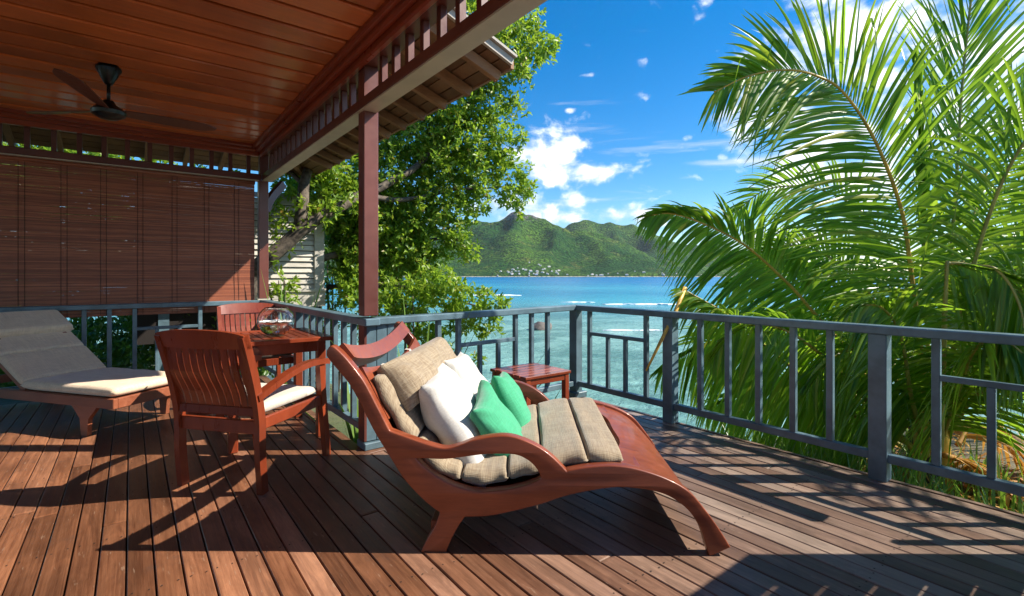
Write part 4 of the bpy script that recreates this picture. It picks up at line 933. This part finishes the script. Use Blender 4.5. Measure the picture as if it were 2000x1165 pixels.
cl = [CT(905, 25, 8, 70), CT(985, 40, 8, 55), CT(1045, 95, 7.8, 38), CT(1078, 85, 7.8, 16), CT(960, 110, 8, 65), CT(1012, 130, 7.8, 34), CT(890, 120, 8.5, 60), CT(870, 190, 8.6, 70), CT(950, 200, 8.2, 55), CT(1000, 205, 8, 26, .7),
      CT(820, 260, 9, 70), CT(900, 270, 8.5, 70), CT(970, 285, 8.2, 45), CT(1008, 262, 8, 16, .7), CT(760, 330, 9, 60), CT(840, 340, 8.8, 70), CT(920, 345, 8.4, 55), CT(990, 340, 8.2, 40), CT(1030, 372, 8, 22), CT(700, 370, 9, 50), CT(650, 360, 9.2, 50), CT(600, 365, 9.4, 40), CT(560, 390, 9.2, 22),
      CT(770, 400, 9, 55), CT(850, 405, 8.6, 45, .8), CT(930, 395, 8.3, 30, .8), CT(1000, 388, 8.1, 26, .8), CT(680, 440, 9.5, 50), CT(690, 520, 9.6, 45), CT(770, 470, 9, 50), CT(840, 480, 8.7, 45), CT(890, 475, 8.4, 32), CT(915, 492, 8.3, 20), CT(830, 540, 8.8, 38), CT(760, 540, 9.2, 45), CT(1020, 400, 8, 14, .6), CT(1012, 420, 8, 8, .6),
      CT(830, 60, 9, 60), CT(790, 200, 9.2, 60), CT(720, 280, 9.4, 60), CT(1030, 30, 8, 30, .7), CT(640, 400, 9, 45), CT(560, 360, 8.6, 30), CT(600, 330, 8.6, 40), CT(540, 410, 8.4, 20, .6), CT(730, 440, 9, 50), CT(860, 300, 8.7, 60), CT(740, 500, 9.2, 40), CT(880, 420, 8.4, 40), CT(640, 330, 8.8, 45), CT(675, 470, 9.6, 30), CT(700, 480, 9.0, 46), CT(690, 560, 8.8, 42), CT(790, 500, 8.8, 48), CT(800, 430, 8.8, 50), CT(740, 570, 8.8, 40), CT(720, 430, 9.0, 46), CT(665, 420, 9.6, 30)]
def crown(o): o.matrix_parent_inverse = tree.matrix_basis.inverted(); return o
crown(leaf_cloud('crown', cl, m_leaf, tree, 2.9, (.07, .15), 3))
# lower spray of the same foliage on its own bush below the tree
def bush(label, cl, mat, seed, dens=.3, size=(.07, .12), group='shrubs around the deck', stem=True):
    c0 = cl[0][0]; b0 = Vector((c0[0], c0[1], land_height(c0[0], c0[1])))
    t = thing('shrub', label, 'shrub', b0, 0, group)
    o = leaf_cloud('foliage', cl, mat, t, dens, size, seed); o.matrix_parent_inverse = t.matrix_basis.inverted()
    for k in range(3):
        e = Vector(c0)+Vector((rnd.uniform(-.3, .3), rnd.uniform(-.3, .3), .1)); s = MB().tube([b0-b0, (e-b0)*.5+Vector((.05*k, .1, 0)), e-b0], [.03, .022, .01], 7).build('stem', m_bark, t, True)
    return t
bush('bright green bush spreading over the water beyond the middle railing', [C(800, 590, 8, 50), C(870, 575, 7.8, 48), C(920, 592, 7.6, 42), C(960, 598, 7.5, 26), C(840, 560, 8.2, 42), C(985, 598, 7.5, 10), C(900, 630, 7.6, 34), C(955, 640, 7.5, 26), C(820, 640, 8, 42), C(760, 610, 8.2, 40), C(880, 690, 7.8, 16, .6), C(930, 700, 7.6, 12, .5), C(850, 660, 7.9, 30, .8)], m_leaf, 21, 2.4, (.08, .14))
bush('dark bushy shrub behind the square column', [C(660, 570, 9.8, 50), C(700, 590, 9.4, 45), C(650, 620, 9.6, 45), C(720, 640, 9, 40), C(650, 480, 10.5, 50), C(720, 500, 10.5, 60)], m_leafd, 22, 1.1)
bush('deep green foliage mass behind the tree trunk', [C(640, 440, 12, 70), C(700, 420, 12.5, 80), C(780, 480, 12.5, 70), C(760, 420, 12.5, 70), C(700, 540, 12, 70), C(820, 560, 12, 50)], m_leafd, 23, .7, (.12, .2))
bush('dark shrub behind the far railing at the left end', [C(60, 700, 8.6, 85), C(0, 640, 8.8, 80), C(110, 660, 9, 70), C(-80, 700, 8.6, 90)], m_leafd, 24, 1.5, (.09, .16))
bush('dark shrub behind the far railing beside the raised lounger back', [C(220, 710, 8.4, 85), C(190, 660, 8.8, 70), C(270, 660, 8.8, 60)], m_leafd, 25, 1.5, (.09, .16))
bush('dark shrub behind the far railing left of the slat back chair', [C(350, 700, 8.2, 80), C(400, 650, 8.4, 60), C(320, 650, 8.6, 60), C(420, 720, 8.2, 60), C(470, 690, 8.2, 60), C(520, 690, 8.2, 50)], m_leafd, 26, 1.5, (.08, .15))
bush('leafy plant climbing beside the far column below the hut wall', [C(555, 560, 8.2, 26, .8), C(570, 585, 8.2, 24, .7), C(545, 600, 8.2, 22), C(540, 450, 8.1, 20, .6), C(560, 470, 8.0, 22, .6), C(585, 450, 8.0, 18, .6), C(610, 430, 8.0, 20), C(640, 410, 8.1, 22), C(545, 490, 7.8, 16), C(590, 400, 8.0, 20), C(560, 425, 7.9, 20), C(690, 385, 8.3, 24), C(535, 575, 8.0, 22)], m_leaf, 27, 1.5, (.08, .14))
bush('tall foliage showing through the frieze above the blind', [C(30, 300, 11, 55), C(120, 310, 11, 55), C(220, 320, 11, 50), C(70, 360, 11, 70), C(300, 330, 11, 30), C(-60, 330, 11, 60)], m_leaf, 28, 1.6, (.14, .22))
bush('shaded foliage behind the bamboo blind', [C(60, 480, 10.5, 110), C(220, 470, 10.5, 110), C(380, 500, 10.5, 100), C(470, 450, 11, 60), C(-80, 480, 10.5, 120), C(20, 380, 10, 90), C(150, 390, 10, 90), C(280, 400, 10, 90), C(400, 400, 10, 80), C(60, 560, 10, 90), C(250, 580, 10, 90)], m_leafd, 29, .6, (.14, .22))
# ---- strap-leaved plants
def strap_plant(label, c, n, ln, seed, mat=m_strap, w=.028, spread=.5):
    t = thing('strap_plant', label, 'plant', c, 0, 'strap leaved plants by the railings'); rg = random.Random(seed)
    for k in range(n):
        a = rg.uniform(0, 6.28); s = rg.uniform(.15, 1)*spread; L_ = ln*rg.uniform(.7, 1.1); d = Vector((math.cos(a)*s, math.sin(a)*s, 1)).normalized(); pts = []; ws = []
        for i in range(9):
            q = i/8; pts.append(d*L_*q+Vector((math.cos(a), math.sin(a), 0))*L_*.35*s*q*q-Vector((0, 0, 1))*L_*.35*s*q**3); ws.append(w*(math.sin(math.pi*min(1, .12+q*.9))**.7)+.002)
        MB().ribbon(pts, (-math.sin(a), math.cos(a), 0), ws, .002).build('blade', mat, t)
strap_plant('bright strap leaved plant behind the dining table rail', (1.55, 4.15, -.6), 14, 1.5, 1)
strap_plant('tall strap leaved plant rising by the far rail near the hut', (1.5, 6.3, -.6), 12, 2.0, 2, spread=.25)
strap_plant('strap leaved plant behind the head of the chaise', (1.95, 3.85, -.7), 16, 1.7, 3, spread=.45)
strap_plant('strap leaved plant below the middle railing beside the side table', (2.7, 4.05, -.9), 14, 1.5, 4)
strap_plant('dark strap plant by the sea corner post base', (3.2, 4.0, -1.0), 12, 1.2, 5)
# ---- coconut palm fronds
def frond(t, pts, ln, seed, nlf=62, start=.22, droop=.35, mat=m_palm, rmat=m_rachis, nhint=None, wid=.036, ang=(72, 28), sides=(-1, 1), rr=(.026, .006), both_down=0.0):
    rg = random.Random(seed); P = [Vector(p) for p in catmull(pts, 10)]; n = len(P)
    cum_ = [0]
    for a, b_ in zip(P[:-1], P[1:]): cum_.append(cum_[-1]+(b_-a).length)
    nlf = int(nlf*1.12); tot = cum_[-1]; nh = (nhint or -FW)
    fo = MB(); Vv = fo.v; Ff = fo.f
    for k in range(nlf):
        q = start+(1-start)*(k+.5)/nlf; s = q*tot; i = max(0, min(n-2, int(np.searchsorted(cum_, s))-1)); tt = (s-cum_[i])/max(1e-6, cum_[i+1]-cum_[i])
        base = P[i].lerp(P[i+1], tt); T = (P[min(n-1, i+2)]-P[max(0, i-1)]).normalized(); S0 = nh.cross(T)
        if S0.length < 1e-3: S0 = Vector((1, 0, 0))
        S0.normalize(); Nn = T.cross(S0); g = (q-start)/(1-start)
        le = ln*(.50+.50*math.sin(math.pi*min(1, g*.95+.12))**.8)*(1-.55*g**4)
        for sd in sides:
            A = R(ang[0]+(ang[1]-ang[0])*g**1.2+rg.gauss(0, 4)); lift = rg.gauss(.10, .10)
            d = (T*math.cos(A)+S0*sd*math.sin(A)+Nn*lift).normalized()
            if both_down: d = (d+Vector((0, 0, -both_down))).normalized()
            l2 = le*rg.uniform(.86, 1.08); dr = droop*rg.uniform(.7, 1.35); w0 = wid*rg.uniform(.8, 1.15); brk = rg.random() < .10; bq = rg.uniform(.5, .8)
            W_ = (T-d*T.dot(d)); W_ = (W_+Nn*rg.gauss(0, .25)).normalized(); W_ = (W_-d*W_.dot(d)).normalized(); o = len(Vv); m_ = 6
            for j in range(m_+1):
                u = j/m_; p = base+d*l2*u+Vector((0, 0, -1))*dr*l2*u*u
                if brk and u > bq: p += Vector((0, 0, -1))*(u-bq)*l2*.9-d*(u-bq)*l2*.6
                hw = w0*.5*(min(1, .35+u*3.2))*(1-u**2.2)**.8+.0008; nn2 = d.cross(W_)
                Vv.append(tuple(p+W_*hw+nn2*hw*.35)); Vv.append(tuple(p)); Vv.append(tuple(p-W_*hw+nn2*hw*.35))
            for j in range(m_):
                a = o+j*3; Ff.append((a, a+1, a+4, a+3)); Ff.append((a+1, a+2, a+5, a+4))
    me = bpy.data.meshes.new('frond'); me.from_pydata(Vv, [], Ff); me.materials.append(mat); me.polygons.foreach_set('use_smooth', [True]*len(me.polygons)); me.update()
    f = link('frond', me, t); f.matrix_parent_inverse = t.matrix_basis.inverted()
    ra = MB().tube(P, [rr[0]+(rr[1]-rr[0])*c/tot for c in cum_], 7).build('stalk', rmat, f, True); return f
def A_(*q): return [at(*p) for p in q]
pb = at(1815, 890, 4.7)
palm = thing('coconut_palm', 'young coconut palm with long arching fronds beyond the right railing', 'palm', (pb.x, pb.y, land_height(pb.x, pb.y)))
UPV = Vector((0, 0, 1))
frond(palm, A_((1812, 890, 4.6), (1802, 720, 4.6), (1779, 529, 4.55), (1760, 409, 4.5), (1711, 279, 4.4), (1649, 183, 4.3), (1596, 149, 4.2), (1538, 137, 4.1), (1465, 148, 4.0), (1395, 180, 3.95)), 1.36, 1, 122, .20, .24, rmat=m_rachisy)
frond(palm, A_((1800, 860, 4.8), (1693, 740, 4.9), (1650, 680, 4.95), (1586, 607, 5.0), (1538, 553, 5.05), (1457, 481, 5.1), (1380, 440, 5.1), (1312, 418, 5.1), (1262, 422, 5.1)), .92, 2, 104, .22, .45, both_down=.22, rmat=m_rachisy)
frond(palm, A_((1825, 880, 5.2), (1850, 600, 5.3), (1868, 350, 5.3), (1880, 160, 5.3), (1905, -60, 5.2), (1945, -260, 5.0)), 1.35, 3, 70, .38, .10, ang=(40, 16))
frond(palm, A_((1818, 870, 4.95), (1806, 500, 5.0), (1797, 260, 5.05), (1786, 110, 5.05)), .55, 4, 36, .45, .02, ang=(9, 5), wid=.05)
frond(palm, A_((1830, 880, 4.4), (1880, 600, 4.2), (1960, 350, 4.0), (2060, 220, 3.8), (2200, 190, 3.5), (2340, 280, 3.3)), 1.15, 5, 70, .25, .45)
frond(palm, A_((1830, 880, 4.5), (1900, 700, 4.2), (2000, 560, 3.9), (2120, 500, 3.6), (2260, 520, 3.3)), 1.05, 6, 60, .22, .5)
frond(palm, A_((1836, 880, 4.0), (1843, 680, 3.9), (1849, 530, 3.85), (1856, 515, 3.85), (1900, 519, 3.8), (1950, 530, 3.7), (1992, 600, 3.6), (2004, 710, 3.55)), .75, 7, 40, .50, .5, both_down=.9, rmat=m_rachis)
frond(palm, A_((1800, 880, 4.8), (1650, 800, 4.5), (1500, 680, 4.3), (1420, 615, 4.2), (1335, 566, 4.15)), .85, 8, 80, .25, .5, both_down=.7)
bs = MB().tube(A_((1338, 562, 4.16), (1318, 612, 4.08), (1290, 668, 3.98), (1262, 725, 3.92)), [.018, .016, .013, .008], 8).build('broken_stalk', m_rachisy, palm, True); bs.matrix_parent_inverse = palm.matrix_basis.inverted()
frond(palm, A_((1810, 880, 4.8), (1740, 700, 5.4), (1680, 600, 5.8), (1600, 545, 6.1), (1500, 530, 6.3), (1420, 560, 6.4)), 1.1, 10, 60, .22, .45)
frond(palm, A_((1815, 880, 4.5), (1760, 760, 4.25), (1700, 690, 4.05), (1640, 690, 3.95), (1580, 750, 3.9)), .75, 11, 48, .2, .5, both_down=.4)
frond(palm, A_((1835, 880, 4.7), (1900, 780, 4.3), (1980, 740, 4.0), (2080, 760, 3.8), (2150, 850, 3.7)), .85, 12, 50, .2, .5)
frond(palm, A_((1830, 880, 5.2), (1900, 640, 5.8), (1980, 460, 6.2), (2080, 380, 6.4), (2200, 380, 6.5)), 1.2, 13, 60, .25, .35)
frond(palm, A_((1815, 880, 5.2), (1770, 560, 5.8), (1700, 430, 6.2), (1600, 370, 6.5), (1500, 370, 6.7), (1430, 420, 6.8)), 1.15, 14, 64, .28, .4)
frond(palm, A_((1822, 880, 4.9), (1870, 560, 5.4), (1930, 330, 5.8), (2000, 200, 6.0), (2100, 130, 6.2)), 1.25, 16, 64, .3, .3)
frond(palm, A_((1830, 880, 4.5), (1860, 800, 4.1), (1900, 690, 3.75), (1950, 660, 3.55), (2010, 700, 3.4)), .8, 40, 50, .2, .55, both_down=.4)
frond(palm, A_((1810, 890, 4.4), (1780, 780, 4.1), (1760, 660, 3.95), (1720, 600, 3.85), (1660, 600, 3.8)), .8, 41, 50, .25, .55, both_down=.3)
frond(palm, A_((1835, 880, 5.4), (1930, 560, 6.0), (2010, 300, 6.4), (2110, 150, 6.6)), 1.3, 43, 60, .25, .35)
frond(palm, A_((1835, 880, 5.2), (1920, 700, 5.6), (2000, 600, 5.9), (2100, 560, 6.0), (2200, 600, 6.0)), 1.1, 44, 60, .2, .5)
frond(palm, A_((1800, 890, 5), (1700, 800, 5.2), (1600, 715, 5.4), (1500, 670, 5.5), (1400, 665, 5.6), (1290, 720, 5.6)), .95, 9, 76, .15, .45, both_down=.3)
frond(palm, A_((1790, 890, 5.2), (1690, 830, 5.6), (1580, 780, 5.9), (1470, 770, 6.0), (1370, 800, 6.0)), .8, 45, 60, .15, .5, both_down=.3)
frond(palm, A_((1815, 880, 5.2), (1740, 640, 5.6), (1650, 525, 5.9), (1560, 480, 6.1), (1470, 495, 6.2)), 1.0, 15, 64, .25, .45)
frond(palm, A_((1795, 890, 4.5), (1700, 790, 4.2), (1600, 690, 4.05), (1520, 640, 4.0), (1450, 640, 4.0), (1390, 690, 4.0)), .7, 61, 60, .2, .5, both_down=.5)
frond(palm, A_((1835, 880, 4.9), (1930, 620, 4.7), (2030, 470, 4.5), (2150, 420, 4.3), (2280, 460, 4.1)), 1.2, 62, 66, .22, .45)
for k in range(7):
    a = k*.9; c0 = Vector((pb.x, pb.y, land_height(pb.x, pb.y)-.1)); e = c0+Vector((math.cos(a)*.16, math.sin(a)*.16, 1.15+.1*(k % 3)))
    o = MB().tube([c0+Vector((math.cos(a)*.1, math.sin(a)*.1, 0)), c0.lerp(e, .5), e], [.09, .075, .035], 9).build('leaf_base', m_rachisy if k % 2 else m_bark, palm, True); o.matrix_parent_inverse = palm.matrix_basis.inverted()
# dry fronds and litter round its foot
frond(palm, A_((1845, 890, 4.5), (1880, 900, 4.6), (1930, 930, 4.6), (1990, 990, 4.5)), .5, 31, 36, .1, .5, mat=m_dry, rmat=m_dry, nhint=UPV)
frond(palm, A_((1800, 900, 4.4), (1760, 900, 4.4), (1740, 940, 4.3), (1760, 990, 4.2)), .45, 32, 30, .1, .6, mat=m_dry, rmat=m_dry, nhint=UPV)
frond(palm, A_((1870, 870, 4.9), (1900, 830, 5.0), (1950, 850, 5.0), (2000, 910, 4.9)), .5, 33, 30, .1, .6, mat=m_dry, rmat=m_dry, nhint=UPV)
lit = MB(); rg = random.Random(12)
for k in range(1500):
    x = rg.uniform(3.9, 7.2); y = rg.uniform(-.8, 2.3); z = land_height(x, y)+rg.uniform(.0, .14); a = rg.uniform(0, 6.28); l_ = rg.uniform(.12, .4); w_ = rg.uniform(.008, .02); t_ = rg.uniform(-.4, .4)
    d = Vector((math.cos(a), math.sin(a), t_)); s_ = Vector((-math.sin(a), math.cos(a), rg.uniform(-.4, .4)))*w_; p = Vector((x, y, z))
    lit.add([p+s_*.3, p-s_*.3, p+d*l_*.5-s_+Vector((0, 0, .02)), p+d*l_*.5+s_+Vector((0, 0, .02)), p+d*l_], [(0, 1, 2, 3), (3, 2, 4)])
tag(lit.build('leaf_litter', m_dry, None, False, False), 'orange brown dry palm leaf litter on the ground', 'leaf litter', kind='stuff')
gr = MB()
for k in range(2600):
    if k < 1700: x = rg.uniform(3.75, 5.0); y = rg.uniform(.9, 4.2)
    else: x = rg.uniform(3.75, 6.5); y = rg.uniform(-1.2, 2.0)
    z = land_height(x, y); l_ = rg.uniform(.35, .85)*(1.0 if k < 1700 else .8); a = rg.uniform(0, 6.28); lean = rg.uniform(.1, .6); w_ = rg.uniform(.006, .013)
    h_ = Vector((math.cos(a), math.sin(a), 0)); s_ = Vector((-math.sin(a), math.cos(a), 0))*w_; p = Vector((x, y, z)); q1 = p+Vector((0, 0, l_*.55))+h_*l_*.2*lean; q2 = p+Vector((0, 0, l_*.9))+h_*l_*.75*lean
    gr.add([p-s_, p+s_, q1+s_*.9, q1-s_*.9, q2], [(0, 1, 2, 3), (3, 2, 4)])
tag(gr.build('grass', m_strap, None, False, False), 'long green grass below the right railing', 'grass', kind='stuff')
# second palm added out of view at the right, towards the sun, to dapple the deck
p2b = Vector((7.4, -2.2, land_height(7.4, -2.2)))
shade_palm = thing('coconut_palm', 'unseen coconut palm added past the right edge to shade the deck', 'palm', p2b)
o = MB().tube([Vector((0, 0, 0)), Vector((-.15, .1, 1.2)), Vector((-.25, .2, 2.6)), Vector((-.3, .25, 3.6))], [.17, .14, .12, .11], 10).build('trunk', m_bark, shade_palm, True)
top = p2b+Vector((-.3, .25, 3.6))
for k in range(7):
    a = k*2.399; L0 = rg.uniform(1.9, 2.5); e = rg.uniform(.15, 1.0); h_ = Vector((math.cos(a), math.sin(a), 0))
    frond(shade_palm, [top, top+h_*L0*.3+UPV*L0*.28*e, top+h_*L0*.65+UPV*L0*.30*e, top+h_*L0*.95+UPV*L0*(.1*e-.12), top+h_*L0*1.12-UPV*L0*.3], .8, 50+k, 44, .15, .4, nhint=UPV)
# ---- neighbouring hut with louvred wall
hut = thing('hut', 'weathered grey wooden hut with louvred wall behind the tree', 'hut', (1.6, 9.3, 0))
hy = 0.0
MB().box((-.2, .75, 1.3), (2.7, 1.4, 2.3)).build('wall_core', m_plug, hut)
z = .80
k = 0
while z < 2.62:
    MB().beam((-1.5, -.03, z), (1.02, -.03, z+rnd.uniform(-.004, .004)), .092, .016, up=(0, -.93, .36)).build('louvre', m_gray, hut); z += .098; k += 1
MB().box((1.10, -.05, 1.70), (.17, .05, 1.95), ch=.004).build('corner_board', m_gray, hut); MB().box((.0, -.07, .93), (2.42, .06, .05), ch=.004).build('sill', m_gray, hut)
for zz in (.70, .84): MB().box((.0, -.045, zz), (2.42, .03, .125), ch=.003).build('skirt_board', m_gray, hut)
for x in (-1.2, .3, 1.05): MB().box((x, .1, .0), (.14, .14, 1.3)).build('pier', m_rail, hut)
# ================================================================== AIR
hz = MB(); hz.box((800, 1500, 190), (9000, 9000, 400))
m_haze = bpy.data.materials.new('haze'); m_haze.use_nodes = True; nt = m_haze.node_tree; nt.nodes.clear()
o = N(nt, 'ShaderNodeOutputMaterial'); pv = N(nt, 'ShaderNodeVolumePrincipled'); pv.inputs['Color'].default_value = (0.82, 0.90, 1.0, 1); pv.inputs['Density'].default_value = 0.00003; pv.inputs['Anisotropy'].default_value = 0.2
L(nt, pv.outputs[0], o.inputs['Volume'])
hzo = tag(hz.build('haze', m_haze), 'thin blue sea haze over the bay', 'haze', kind='stuff')
